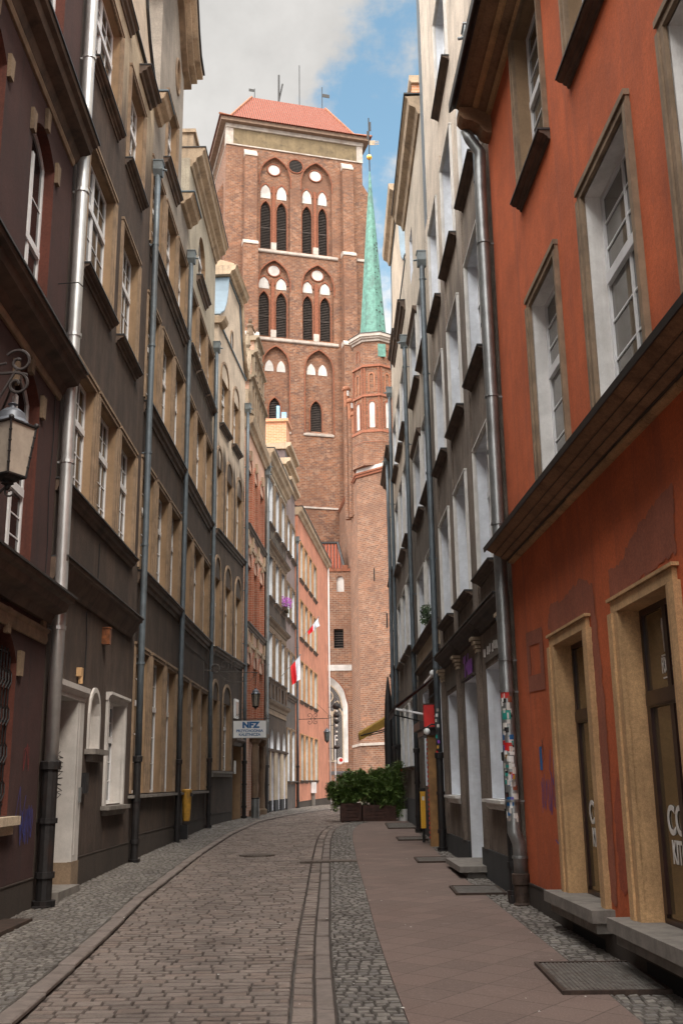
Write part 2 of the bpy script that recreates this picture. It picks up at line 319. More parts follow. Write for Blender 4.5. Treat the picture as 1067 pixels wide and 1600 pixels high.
# ------------------------------------------------------------------ mesh helpers
class MB:
    def __init__(s, T=None): s.v = []; s.f = []; s.mi = []; s.T = T or (lambda a, b, c: (a, b, c))
    def add(s, vs, fs, m=0):
        k = len(s.v); s.v += [s.T(*p) for p in vs]; s.f += [tuple(i + k for i in f) for f in fs]; s.mi += [m] * len(fs)
    def quad(s, a, b, c, d, m=0): s.add([a, b, c, d], [(0, 1, 2, 3)], m)
    def box(s, x0, x1, y0, y1, z0, z1, m=0):
        s.add([(x0, y0, z0), (x1, y0, z0), (x1, y1, z0), (x0, y1, z0), (x0, y0, z1), (x1, y0, z1), (x1, y1, z1), (x0, y1, z1)],
              [(0, 3, 2, 1), (4, 5, 6, 7), (0, 1, 5, 4), (1, 2, 6, 5), (2, 3, 7, 6), (3, 0, 4, 7)], m)
    def prof(s, u0, u1, pts, m=0):                      # closed (o, z) profile swept along u
        n = len(pts)
        s.add([(u0, o, z) for o, z in pts] + [(u1, o, z) for o, z in pts],
              [(i, (i + 1) % n, n + (i + 1) % n, n + i) for i in range(n)] + [tuple(range(n))[::-1], tuple(range(n, 2 * n))], m)
    def slab(s, pts, o0, o1, m=0, mside=None):          # (u, z) outline given thickness from o0 to o1
        n = len(pts)
        s.add([(u, o0, z) for u, z in pts] + [(u, o1, z) for u, z in pts], [tuple(range(n)), tuple(range(n, 2 * n))[::-1]], m)
        s.add([(u, o0, z) for u, z in pts] + [(u, o1, z) for u, z in pts], [(i, n + i, n + (i + 1) % n, (i + 1) % n) for i in range(n)], m if mside is None else mside)
    def prism(s, c, r0, r1, z0, z1, n=8, m=0, ph=0, cap=True):
        vs = [(c[0] + r0 * cos(ph + 2 * pi * i / n), c[1] + r0 * sin(ph + 2 * pi * i / n), z0) for i in range(n)]
        vs += [(c[0] + r1 * cos(ph + 2 * pi * i / n), c[1] + r1 * sin(ph + 2 * pi * i / n), z1) for i in range(n)]
        fs = [(i, (i + 1) % n, n + (i + 1) % n, n + i) for i in range(n)]
        if cap: fs += [tuple(range(n))[::-1], tuple(range(n, 2 * n))]
        s.add(vs, fs, m)
    def lathe(s, c, pr, n=12, m=0, ph=0):
        for (r0, z0), (r1, z1) in zip(pr[:-1], pr[1:]): s.prism(c, max(r0, 1e-4), max(r1, 1e-4), z0, z1, n, m, ph, cap=False)
        s.prism(c, max(pr[0][0], 1e-4), max(pr[0][0], 1e-4), pr[0][1], pr[0][1] + .001, n, m, ph); s.prism(c, max(pr[-1][0], 1e-4), max(pr[-1][0], 1e-4), pr[-1][1] - .001, pr[-1][1], n, m, ph)
    def tube(s, pts, r, n=8, m=0):
        P = [Vector(p) for p in pts]; rings = []
        rr = r if isinstance(r, (list, tuple)) else [r] * len(P)
        prev = None
        for i, p in enumerate(P):
            d = (P[min(i + 1, len(P) - 1)] - P[max(i - 1, 0)]).normalized()
            a = prev if prev is not None else (Vector((0, 0, 1)) if abs(d.z) < .9 else Vector((1, 0, 0)))
            x = (a - d * a.dot(d)).normalized(); y = d.cross(x); prev = x
            rings.append([tuple(p + (x * cos(2 * pi * k / n) + y * sin(2 * pi * k / n)) * rr[i]) for k in range(n)])
        vs = [q for g in rings for q in g]
        fs = [(i * n + k, i * n + (k + 1) % n, (i + 1) * n + (k + 1) % n, (i + 1) * n + k) for i in range(len(P) - 1) for k in range(n)]
        fs += [tuple(range(n))[::-1], tuple(range((len(P) - 1) * n, len(P) * n))]
        s.add(vs, fs, m)
    def ball(s, c, r, n=10, m=0, sz=1.):
        s.lathe((c[0], c[1]), [(r * sin(pi * i / 8), c[2] - r * sz * cos(pi * i / 8)) for i in range(9)], n, m)
    def obj(s, name, mats, parent=None, smooth=False):
        me = bpy.data.meshes.new(name); me.from_pydata(s.v, [], s.f); me.update()
        for m in mats if isinstance(mats, (list, tuple)) else [mats]: me.materials.append(MATS[m])
        me.polygons.foreach_set('material_index', s.mi)
        if smooth: me.polygons.foreach_set('use_smooth', [True] * len(s.f))
        o = bpy.data.objects.new(name, me); COL.objects.link(o)
        if parent is not None: o.parent = parent
        return o
def tag(o, label, cat, group=None):
    o['label'] = label; o['category'] = cat
    if group: o['group'] = group
    return o
def empty(name, loc, rz=0., label=None, cat=None, group=None):
    o = bpy.data.objects.new(name, None); COL.objects.link(o); o.location = loc; o.rotation_euler = (0, 0, rz)
    o.empty_display_size = .3
    if label: tag(o, label, cat, group)
    return o
def struct(o, kind='structure'): o['kind'] = kind; return o
def lerp(tab, x):
    if x <= tab[0][0]: a, b = tab[0], tab[1]
    elif x >= tab[-1][0]: a, b = tab[-2], tab[-1]
    else:
        for a, b in zip(tab[:-1], tab[1:]):
            if a[0] <= x <= b[0]: break
    return a[1] + (b[1] - a[1]) * (x - a[0]) / (b[0] - a[0])
def gz(y): return lerp([(-40, -.62), (0, 0), (32, .496), (40, .50), (50, .44), (66, .30), (300, .30)], y)

class Facade:
    """a house front: u runs along the street, o outwards over the street, z up"""
    def __init__(s, name, p, az, side, label, cat='house', group=None):
        s.side = side; s.p = Vector((p[0], p[1], 0)); a = radians(az); s.d = Vector((sin(a), cos(a), 0))
        s.nrm = Vector((s.d.y, -s.d.x, 0)) * (1 if side == 'L' else -1)
        s.root = empty(name, (p[0], p[1], 0), pi / 2 - a, label, cat, group)
        s.T = (lambda u, o, z: (u, -o, z)) if side == 'L' else (lambda u, o, z: (u, o, z))
        s.ops = []
    def mb(s): return MB(s.T)
    def world(s, u, o, z): return s.p + s.d * u + s.nrm * o + Vector((0, 0, z))

def head_curve(kind, u0, u1, zs, z1, n=10):
    a = (u1 - u0) / 2; c = (u0 + u1) / 2; h = z1 - zs; out = []
    for i in range(n + 1):
        x = -1 + 2 * i / n
        if kind == 'round': z = zs + h * sqrt(max(0, 1 - x * x))
        elif kind == 'seg': z = zs + h * (1 - x * x)
        else: z = zs + h * sqrt(max(0, 4 - (abs(x) + 1) ** 2)) / sqrt(3)
        out.append((c + x * a, z))
    return out
def wall(mb, u0, u1, z0, z1, ops, m=0, mr=1, o=0., back=None):
    """front sheet with real openings; each op = (ua, ub, za, zb, depth, kind, spring)"""
    us = sorted({u0, u1, *[x for p in ops for x in p[:2] if u0 < x < u1]}); zs = sorted({z0, z1, *[x for p in ops for x in p[2:4] if z0 < x < z1]})
    for a, b in zip(us[:-1], us[1:]):
        for c, d in zip(zs[:-1], zs[1:]):
            cu, cz = (a + b) / 2, (c + d) / 2
            if any(p[0] < cu < p[1] and p[2] < cz < p[3] for p in ops): continue
            mb.quad((a, o, c), (b, o, c), (b, o, d), (a, o, d), m)
    for p in ops:
        ua, ub, za, zb, dep = p[:5]; kind = p[5] if len(p) > 5 else 'flat'; zsx = p[6] if len(p) > 6 else zb
        mm = p[7] if len(p) > 7 else mr
        if kind == 'flat': cur = [(ua, zb), (ub, zb)]
        else:
            cur = head_curve(kind, ua, ub, zsx, zb)
            h = len(cur) // 2
            for i in range(h): mb.add([(ua, o, zb), (cur[i][0], o, cur[i][1]), (cur[i + 1][0], o, cur[i + 1][1])], [(0, 1, 2)], m)
            for i in range(h, len(cur) - 1): mb.add([(ub, o, zb), (cur[i][0], o, cur[i][1]), (cur[i + 1][0], o, cur[i + 1][1])], [(0, 1, 2)], m)
        ring = [(ua, za)] + cur + [(ub, za)]
        for (a, b), (c, d) in zip(ring, ring[1:] + ring[:1]):
            mb.quad((a, o, b), (c, o, d), (c, o - dep, d), (a, o - dep, b), mm)
def body(mb, u0, u1, z0, z1, dep=7., m=0, back=.35):
    """side walls, back and top of the house behind its front"""
    mb.quad((u0, 0, z0), (u0, -dep, z0), (u0, -dep, z1), (u0, 0, z1), m); mb.quad((u1, 0, z0), (u1, -dep, z0), (u1, -dep, z1), (u1, 0, z1), m)
    mb.quad((u0, -dep, z0), (u1, -dep, z0), (u1, -dep, z1), (u0, -dep, z1), m); mb.quad((u0, 0, z1), (u1, 0, z1), (u1, -dep, z1), (u0, -dep, z1), m)
    mb.quad((u0, -1.2, z0), (u1, -1.2, z0), (u1, -1.2, z1), (u0, -1.2, z1), m)
def window(F, ua, ub, za, zb, dep=.2, fm='white_frame', gm='window_glass', kind='flat', spring=None, bars=(2, 3), tran=.36,
           sur=None, sw=.1, sill=None, sillw=.12, sillh=1., arch=None, name='window', slim=False):
    """window part with pane, surround and sill as sub-parts"""
    mb = F.mb(); t = .048; fo, fi = -dep + .05, -dep - .02
    ztop = zb if kind == 'flat' else spring
    mb.box(ua, ua + t, fi, fo, za, ztop); mb.box(ub - t, ub, fi, fo, za, ztop); mb.box(ua + t, ub - t, fi, fo, za, za + t)
    if kind == 'flat': mb.box(ua + t, ub - t, fi, fo, zb - t, zb)
    else:
        c = head_curve(kind, ua, ub, spring, zb); ci = head_curve(kind, ua + t, ub - t, spring, zb - t)
        for i in range(len(c) - 1): mb.add([(*q[:1], oo, q[1]) for oo in (fo, fi) for q in (c[i], c[i + 1], ci[i + 1], ci[i])], [(0, 1, 2, 3), (7, 6, 5, 4), (3, 2, 6, 7)])
    cu = (ua + ub) / 2
    zt = zb - (zb - za) * tran if tran else None
    cm_ = .018 if slim else .04; mb.box(cu - cm_, cu + cm_, fi, fo + .006 - (.010 if slim else 0), za + t, ztop - t)
    if zt: mb.box(ua + t, ub - t, fi, fo + .02, zt - .05, zt + .05)
    if bars:
        b = .0085
        segs = [(za + t, zt - .05, bars[1]), (zt + .05, ztop - t, max(1, bars[1] - 1))] if zt else [(za + t, ztop - t, bars[1])]
        for h0, h1 in ((ua + t, cu - cm_), (cu + cm_, ub - t)):
            if bars[0] > 1 and h1 - h0 > .3:
                mu = (h0 + h1) / 2
                for s0, s1, _ in segs: mb.box(mu - b, mu + b, fo - .020, fo - .0095, s0, s1)
            for s0, s1, k in segs:
                for i in range(1, k): mb.box(h0, h1, fo - .021, fo - .010, s0 + (s1 - s0) * i / k - b, s0 + (s1 - s0) * i / k + b)
    wo = mb.obj(name, fm, F.root)
    g = F.mb()
    ps = [(ua + .01, za + .01)] + ([(ub - .01, za + .01), (ub - .01, zb - .01), (ua + .01, zb - .01)] if kind == 'flat' else [(ub - .01, za + .01)] + head_curve(kind, ua + .01, ub - .01, spring, zb - .01)[::-1])
    g.add([(u, fo - .022, z) for u, z in ps], [tuple(range(len(ps)))]); g.obj('pane', gm, wo)
    if sur:
        s_ = F.mb(); p = .035
        zh = zb if arch is None else arch[0]
        for o1, a_, b_ in ((p, 0, sw), (p + .018, sw * .62, sw + .012)):
            s_.box(ua - b_, ua - a_, -.01, o1, za, zh); s_.box(ub + a_, ub + b_, -.01, o1, za, zh)
            if arch is None: s_.box(ua - b_, ub + b_, -.01, o1 + .001, zb + a_, zb + b_)
        if arch:                                              # blind arch ring over the flat head
            c0 = head_curve('round', ua, ub, arch[0], arch[1], 14); c1 = head_curve('round', ua - sw, ub + sw, arch[0], arch[1] + sw, 14)
            for i in range(14): s_.add([(q[0], oo, q[1]) for oo in (p, -.01) for q in (c1[i], c1[i + 1], c0[i + 1], c0[i])], [(0, 1, 2, 3), (7, 6, 5, 4), (3, 2, 6, 7), (1, 0, 4, 5)])
        s_.obj('surround', sur, wo)
    if sill:
        s_ = F.mb(); q = .13
        s_.prof(ua - q, ub + q, [(-.02, za - .02 - .13 * sillh), (.02, za - .02 - .13 * sillh), (.03, za - .02 - .09 * sillh), (sillw * .5, za - .02 - .075 * sillh), (sillw * .55, za - .02 - .05 * sillh), (sillw - .02, za - .02 - .04 * sillh), (sillw, za - .02 - .02 * sillh), (sillw, za - .02), (-.02, za - .02)])
        si = s_.obj('sill', sill, wo)
        c = F.mb(); c.box(ua - q - .01, ub + q + .01, -dep + .06, sillw + .015, za - .018, za + .006); c.obj('sill_cap', 'lead_cap' if sill == 'brown_moulding' else 'concrete', wo)
    return wo
def ledge(F, u0, u1, z, h=.25, out=.14, mat='brown_moulding', cap='lead_cap', name='ledge'):
    s_ = F.mb()
    s_.prof(u0, u1, [(-.01, z - h), (out * .18, z - h), (out * .3, z - h * .72), (out * .62, z - h * .6), (out * .72, z - h * .3), (out * .96, z - h * .2), (out, z - .02), (-.01, z - .02)])
    o = s_.obj(name, mat, F.root)
    if cap:
        c = F.mb(); c.box(u0 - .012, u1 + .012, -.01, out + .02, z - .018, z + .008); c.obj('flashing', cap, o)
    return o
def pipe(F, u, z0, z1, r=.06, off=.12, mat='zinc_pipe', iron=1.75, hopper=False, bend=None):
    root = F.mb(); n = 12
    rp = random.Random(int(u * 77) + len(mat)); zz = z0 + iron; pts = []
    while zz < z1: pts.append((u + rp.uniform(-.007, .007), off + rp.uniform(-.008, .006), zz)); zz += 2.05
    pts.append((u, off, z1))
    if bend: pts = [(u, off, z0 + iron)] + bend
    root.tube(pts, r, n)
    o = root.obj('downpipe', mat, F.root, True)
    for i in range(1, int((z1 - z0) / 2.15) + 1):
        z = z0 + iron - .5 + i * 2.05 + (i % 3) * .13
        if z > z1 - .3 or z < z0 + iron + .1: continue
        j = F.mb(); j.prism((u, off), r * 1.16, r * 1.16, z, z + .045, n); j.box(u - .012, u + .012, -.02, off - r, z + .008, z + .03)
        j.obj('pipe_clip', mat, o)
    b = F.mb(); zb = z0 + iron
    b.lathe((u, off), [(r * 1.12, z0 - .05), (r * 1.12, zb - .03), (r * 1.45, zb - .02), (r * 1.5, zb + .07), (r * 1.3, zb + .08)], n)
    b.prism((u, off), r * 1.4, r * 1.4, z0 + .35, z0 + .42, n); b.prism((u, off), r * 1.4, r * 1.4, z0 + iron * .6, z0 + iron * .6 + .06, n)
    b.prism((u, off), r * 1.5, r * 1.7, z0 - .05, z0 + .10, n); b.box(u - r * 2.2, u + r * 1.6, off - r, off + r * 1.3, z0 - .05, z0 + .05)
    b.obj('pipe_foot', 'cast_iron', o, False)
    if hopper:
        h = F.mb(); k = .62; h.slab([(u - .17 * k, z1 + .30), (u + .17 * k, z1 + .30), (u + .17 * k, z1 + .10), (u + .07 * k, z1 - .03), (u - .07 * k, z1 - .03), (u - .17 * k, z1 + .10)], off + .10, off - .09)
        h.box(u - .19 * k, u + .19 * k, off - .10, off + .115, z1 + .29, z1 + .315)
        h.tube([(u, off + .09, z1 + .14), (u, off + .18, z1 + .12)], .022, 8); h.obj('hopper', 'zinc_hopper', o)
    return o
def text_mesh(body_, size, bold=0., mat=0):
    cu = bpy.data.curves.new('lettering', 'FONT'); cu.body = body_; cu.size = size; cu.offset = bold; cu.align_x = 'CENTER'; cu.extrude = .002
    cu.space_line = .95
    o = bpy.data.objects.new('lettering', cu); COL.objects.link(o)
    dg = bpy.context.evaluated_depsgraph_get(); me = bpy.data.meshes.new_from_object(o.evaluated_get(dg))
    bpy.data.objects.remove(o); return me
def lettering(txt, size, mat, parent, mtx, bold=0., name='lettering'):
    me = text_mesh(txt, size, bold); me.materials.clear(); me.materials.append(MATS[mat])
    o = bpy.data.objects.new(name, me); COL.objects.link(o); o.parent = parent; o.matrix_local = mtx; return o
def on_wall(F, u, z, o=.0, sx=1., shear=0.):
    """matrix laying text flat on a facade, readable from the street"""
    if F.side == 'L': X, Yd, L = Vector((1, 0, 0)), Vector((0, 0, 1)), (u, -o, z)
    else: X, Yd, L = Vector((-1, 0, 0)), Vector((0, 0, 1)), (u, o, z)
    N = X.cross(Yd); m = Matrix.Identity(4)
    for i in range(3): m[i][0] = X[i] * sx; m[i][1] = Yd[i]; m[i][2] = N[i]; m[i][3] = L[i]
    return m
def scribble(F, pts, o, mat, name='graffiti', r=.008, parent=None):
    mb = F.mb()
    for line in pts:
        for (a, b), (c, d) in zip(line[:-1], line[1:]):
            dx, dz = c - a, d - b; L = sqrt(dx * dx + dz * dz) + 1e-6; nx, nz = -dz / L * r, dx / L * r
            ex, ez = dx / L * r * .6, dz / L * r * .6
            mb.quad((a + nx - ex, o, b + nz - ez), (a - nx - ex, o, b - nz - ez), (c - nx + ex, o, d - nz + ez), (c + nx + ex, o, d + nz + ez))
    return mb.obj(name, mat, parent or F.root)
def scrawl(u, z, w_, h, n, seed):
    r_ = random.Random(seed); out = []; p = []
    for i in range(n):
        k = 7; cx = u + w_ * (i + .5) / n; ph = r_.random() * 6
        p = [(cx + w_ / n * .6 * sin(ph + j * 1.3) * r_.uniform(.4, 1), z + h * (.5 + .5 * cos(ph * 2 + j * 1.7) * r_.uniform(.5, 1))) for j in range(k)]
        out.append(p)
    return out
# ================================================================== LEFT SIDE
# ---- A: purple house with three dark cornices, nearest on the left
A = Facade('purple_house', (-3.70, 12.98), -1.25, 'L', 'purple plastered house with three heavy dark cornices, nearest on the left side')
def build_A():
    mb = A.mb(); cols = [(-1.95 - 2.12 * k, -.92 - 2.12 * k) for k in range(8)]
    ops = []
    for a, b in cols:
        ops += [(a, b, 10.9, 12.9, .2, 'seg', 12.6, 2), (a, b, 7.2, 9.62, .2, 'seg', 9.36, 2), (a, b, 4.12, 6.4, .2, 'seg', 6.12, 2), (a - .25, b - .28, 1.30, 3.28, .25, 'seg', 2.95, 2)]
    wall(mb, -18.5, 0, -.6, 14.6, ops, 0, 2)
    body(mb, -18.5, 0, -.6, 14.6, 7)
    mb.quad((-18.5, .012, -.4), (0, .012, -.4), (0, .012, .56), (-18.5, .012, .56), 1); mb.box(-18.5, 0, 0, .02, .55, .565, 1)
    mb.obj('wall', ['purple_plaster', 'plinth_plaster', 'red_brown_plaster'], A.root)
    for k, (a, b) in enumerate(cols[:4]):
        for (za, zb, sp) in ((10.9, 12.9, 12.6), (7.2, 9.62, 9.36), (4.12, 6.4, 6.12)):
            window(A, a, b, za, zb, .18, kind='seg', spring=sp, bars=(1, 3), tran=.62)
        # ground floor opening closed by an iron grille
        ua, ub = a - .25, b - .28
        window(A, ua, ub, 1.30, 3.28, .23, fm='dark_frame', kind='seg', spring=2.95, bars=None)
        g = A.mb()
        for i in range(9):
            u = ua + (ub - ua) * (i + .5) / 9; g.tube([(u, -.06, 1.3), (u, -.06, 3.1)], .009, 5)
            for z in (1.55, 1.95, 2.35, 2.75): g.tube([(u - .05, -.05, z - .1), (u + .03, -.04, z - .02), (u + .05, -.05, z + .08), (u - .02, -.06, z + .13)], .008, 4)
        for z in (1.42, 1.85, 2.3, 2.75, 3.05): g.box(ua, ub, -.07, -.055, z - .01, z + .01)
        g.obj('window_grille', 'black_metal', A.root)
        s_ = A.mb(); s_.box(ua - .12, ub + .12, -.2, .12, 1.2, 1.29); s_.box(ua - .06, ub + .06, -.02, .06, 1.1, 1.199); s_.obj('sill', 'pale_stone', A.root)
        for (z, zk) in ((9.36, 9.76), (6.12, 6.48), (2.95, 3.36)):
            aa, bb = (a, b) if z > 4 else (ua, ub)
            for (u, zz) in ((aa - .07, z), (bb + .07, z), ((aa + bb) / 2, zk)):
                q = A.mb(); q.slab([(u - .055, zz - .14), (u + .055, zz - .14), (u + .075, zz + .14), (u - .075, zz + .14)], .045, -.01); q.obj('trim_stone', 'trim_stone', A.root)
    for z, z2 in ((10.37, 9.98), (6.90, 6.50), (3.87, 3.30)):
        s_ = A.mb()
        s_.prof(-18.5, -.02, [(-.01, z - .30), (.05, z - .30), (.10, z - .2), (.24, z - .16), (.27, z - .07), (.33, z - .05), (.345, z), (-.01, z)])
        o = s_.obj('cornice', 'brown_moulding', A.root)
        c = A.mb(); c.box(-18.5, .0, -.01, .365, z + .001, z + .028); c.obj('flashing', 'lead_cap', o)
        s_ = A.mb(); s_.prof(-18.5, -.1, [(-.01, z2), (.03, z2), (.05, z2 + .05), (.04, z2 + .12), (.065, z2 + .15), (.065, z2 + .18), (-.01, z2 + .18)]); s_.obj('string_course', 'tan_moulding', A.root)
        for k in range(9):
            u = -.22 - 2.12 * k; q = A.mb(); q.box(u - .09, u + .05, -.01, .04, z2 + .182, z - .302); q.obj('frieze_block', 'trim_stone', A.root)
build_A()
scribble(A, scrawl(-.75, .95, .55, .45, 5, 3) + [[(-.95, 1.2), (-.8, 1.6), (-.7, 1.1), (-.55, 1.5)]], .016, 'graffiti_blue', r=.006)
scribble(A, scrawl(-.75, 1.75, .25, .4, 2, 9), .016, 'graffiti_red', r=.004)

# ---- B: sooty house with the silver downpipe, white door
B = Facade('sooty_house', (-3.70, 13.0), -.55, 'L', 'brown sooty plaster house with white door jambs and a shiny silver downpipe')
def gable_slab(F, prof_, th, mat, capmat='lead_cap', cw=.06, o0=0., name='gable', ops=None):
    mb = F.mb(); mb.slab(prof_, o0, o0 - th, 0); g = mb.obj(name, mat, F.root)
    c = F.mb(); pr = prof_[1:-1] if False else prof_
    for (a, b), (p, q) in zip(pr[:-1], pr[1:]):
        dx, dz = p - a, q - b; L = sqrt(dx * dx + dz * dz) + 1e-9; nx, nz = -dz / L * .04, dx / L * .04
        if nz < 0: nx, nz = -nx, -nz
        c.add([(x, o, z) for o in (o0 + cw, o0 - th - .03) for x, z in ((a, b), (p, q), (p + nx, q + nz), (a + nx, b + nz))], [(0, 1, 2, 3), (7, 6, 5, 4), (3, 2, 6, 7), (1, 0, 4, 5), (0, 3, 7, 4), (2, 1, 5, 6)])
    c.obj('coping', capmat, g)
    return g
def build_B():
    mb = B.mb(); ops = []
    w4 = [(.72, 2.50), (3.40, 4.75)]; w3 = [(.78, 2.58), (3.28, 4.78)]; w1 = [(.45, 1.88), (2.18, 3.50), (3.80, 5.12)]
    for a, b in w4: ops.append((a, b, 12.36, 14.22, .2))
    for a, b in w3: ops.append((a, b, 8.92, 11.03, .2))
    for a, b in w1: ops.append((a, b, 5.5, 7.38, .2))
    ops += [(.55, 1.62, .2, 2.74, .34, 'flat', 0, 3), (2.47, 3.08, 2.12, 2.95, .16, 'round', 2.62, 3), (3.72, 5.0, 1.32, 2.90, .24, 'flat', 0, 3)]
    wall(mb, 0, 5.85, -.6, 15.3, ops, 0, 1); body(mb, 0, 5.85, -.6, 15.3, 7)
    mb.quad((2.0, .012, -.4), (5.85, .012, -.4), (5.85, .012, .64), (2.0, .012, .64), 2); mb.box(2.0, 5.85, 0, .018, .64, .655, 2)
    mb.quad((2.47, -.16, 2.12), (3.08, -.16, 2.12), (3.08, -.16, 2.95), (2.47, -.16, 2.95), 3)
    mb.obj('wall', ['soot_cream_plaster', 'tan_reveal', 'plinth_plaster', 'door_white'], B.root)
    for a, b in w4 + w3: window(B, a, b, *((12.36, 14.22) if (a, b) in w4 else (8.92, 11.03)), .18, bars=(2, 3), sur='tan_moulding', sw=.09, sill='brown_moulding', sillw=.13)
    for a, b in w1: window(B, a, b, 5.5, 7.38, .18, bars=(2, 3), sur='tan_moulding', sw=.10)
    ledge(B, .0, 5.2, 5.49, .17, .12); 
    s_ = B.mb(); s_.prof(-.02, 5.35, [(-.01, 4.10), (.03, 4.10), (.05, 4.16), (.13, 4.27), (.16, 4.36), (.21, 4.38), (.215, 4.43), (-.01, 4.43)]); o = s_.obj('cornice', 'brown_moulding', B.root)
    c = B.mb(); c.box(-.02, 5.37, -.01, .235, 4.431, 4.455); c.obj('flashing', 'lead_cap', o)
    # door in white painted stone
    d = B.mb(); d.box(.56, 1.61, -.34, -.30, .2, 2.73); do = d.obj('door', 'dark_frame', B.root)
    h = B.mb(); h.box(.68, .72, -.298, -.25, 1.15, 1.2); h.obj('handle', 'dull_pipe', do)
    f = B.mb(); f.box(1.62, 1.98, -.005, .05, .62, 2.74); f.box(.2, .55, -.005, .05, .62, 2.74); f.prof(.2, 1.99, [(-.01, 2.742), (.06, 2.742), (.07, 2.80), (.12, 2.86), (.125, 2.93), (-.01, 2.93)]); f.box(1.70, 1.74, .051, .06, .7, 2.7)
    f.obj('door_surround', 'door_white', B.root)
    f = B.mb(); f.box(1.60, 2.0, -.30, .06, -.3, .615); f.obj('jamb_foot', 'trim_stone', B.root)
    st = B.mb(); st.box(.5, 1.62, -.3, .18, -.3, .34); st.obj('doorstep', 'concrete', B.root)
    hd = B.mb(); hd.box(1.85, 1.89, .051, .085, 1.38, 1.58); hd.obj('bell_plate', 'dull_pipe', B.root)
    window(B, 3.72, 5.0, 1.32, 2.90, .22, bars=(2, 3))
    f = B.mb(); f.box(3.60, 3.72, -.01, .04, 1.3, 2.9); f.box(5.0, 5.12, -.01, .04, 1.3, 2.9); f.prof(3.58, 5.14, [(-.01, 2.902), (.04, 2.902), (.06, 2.96), (.10, 2.99), (.10, 3.03), (-.01, 3.03)]); f.obj('window_surround', 'door_white', B.root)
    f = B.mb(); f.box(3.5, 5.2, -.2, .14, 1.235, 1.295); f.box(3.62, 5.1, -.01, .08, 1.15, 1.234); f.obj('sill', 'concrete', B.root)
    n = B.mb(); cur = head_curve('round', 2.47, 3.08, 2.62, 2.95, 12); cu2 = head_curve('round', 2.40, 3.15, 2.62, 3.02, 12)
    for i in range(12): n.add([(q[0], oo, q[1]) for oo in (.03, -.01) for q in (cu2[i], cu2[i + 1], cur[i + 1], cur[i])], [(0, 1, 2, 3), (7, 6, 5, 4), (3, 2, 6, 7), (1, 0, 4, 5)])
    n.box(2.40, 2.47, -.01, .03, 2.12, 2.62); n.box(3.08, 3.15, -.01, .03, 2.12, 2.62); n.obj('niche_frame', 'door_white', B.root)
    n = B.mb(); n.box(2.30, 3.22, -.15, .16, 2.04, 2.115); n.box(2.42, 3.1, -.01, .1, 1.94, 2.039); n.obj('niche_shelf', 'concrete', B.root)
    # attic: sill of the attic window and the swept gable above
    ledge(B, 4.15, 5.3, 14.95, .2, .22); 
    pr = [(0.0, 15.3), (5.85, 15.3), (5.7, 15.55), (5.3, 15.8), (4.9, 16.1), (4.55, 16.55), (4.3, 17.2), (4.05, 18.2), (3.6, 19.2), (3.0, 19.7), (2.2, 19.7), (1.6, 19.2), (1.2, 18.2), (.9, 17.0), (.5, 16.1), (0, 15.6)]
    g = gable_slab(B, pr, 1.1, 'cream_soot_plaster')
    ledge(B, 1.7, 3.25, 15.0, .2, .14)
build_B()
pipe(B, .03, .20, 18.2, .085, .13, 'silver_pipe', 1.62)
pipe(B, 5.82, .27, 13.6, .06, .12, 'zinc_pipe', 1.75, True)
_m = MB(B.T); _x = 1.6195; _rg = random.Random(4); _p = []        # tag sprayed down the white door jamb
for _k in range(26): _p.append((_x, -.16 - .05 * sin(_k * 2.1) - .02 * _rg.random(), 2.04 - _k * .024 + .02 * cos(_k * 1.7)))
_m.tube(_p, .0055, 4)
_m.obj('graffiti', 'graffiti_black', B.root)
b_ = B.mb(); b_.box(2.12, 2.28, -.01, .09, 1.5, 1.78); b_.obj('letter_box', 'black_metal', B.root)
b_ = B.mb(); b_.box(3.10, 3.22, -.01, .12, 3.72, 3.96); b_.box(3.09, 3.23, -.01, .13, 3.961, 3.98)
tag(b_.obj('wall_lamp', 'amber_lamp', None), 'small rusty orange box lamp on the sooty wall under the ground floor cornice', 'lamp')
bpy.data.objects['wall_lamp'].matrix_world = Matrix.Translation(B.root.location) @ Matrix.Rotation(B.root.rotation_euler.z, 4, 'Z')
b_ = B.mb(); b_.box(1.60, 1.72, -.01, .07, 3.08, 3.2); b_.prism((1.66, .05), .035, .03, 2.98, 3.079, 8); b_.obj('junction_box', 'sandstone', B.root)
b_ = B.mb(); b_.tube([(2.02, .015, 3.05), (2.06, .015, 3.6), (1.98, .015, 4.05)], .008, 5); b_.tube([(2.6, .015, 4.5), (2.61, .015, 5.2)], .007, 5); b_.obj('cable', 'black_metal', B.root)

# ---- C and D: tall twin sooty houses
C = Facade('sooty_house', (-3.77, 18.95), .2, 'L', 'sooty grey house with a curved yellow-rimmed gable and round attic window')
D = Facade('sooty_house', (-3.77, 18.95), .2, 'L', 'sooty house with a flat ochre cornice high above an arched attic window')
def tri(F, cols, sills_cont, u0, u1, levels, ztop, wallmat, extra=[], plinth=.73):
    mb = F.mb(); ops = [(a, b, za, zb, .2) for (za, zb) in levels for a, b in cols] + extra
    wall(mb, u0, u1, -.6, ztop, ops, 0, 1); body(mb, u0, u1, -.6, ztop, 7)
    mb.quad((u0, .012, -.4), (u1, .012, -.4), (u1, .012, plinth), (u0, .012, plinth), 2); mb.box(u0, u1, 0, .02, plinth, plinth + .016, 2)
    mb.obj('wall', [wallmat, 'tan_reveal', 'plinth_plaster'], F.root)
    for i, (za, zb) in enumerate(levels):
        for a, b in cols:
            window(F, a, b, za, zb, .18, bars=(1, 3), sur='tan_moulding', sw=.10, sill=('brown_moulding' if i in sills_cont else None), sillw=.15)
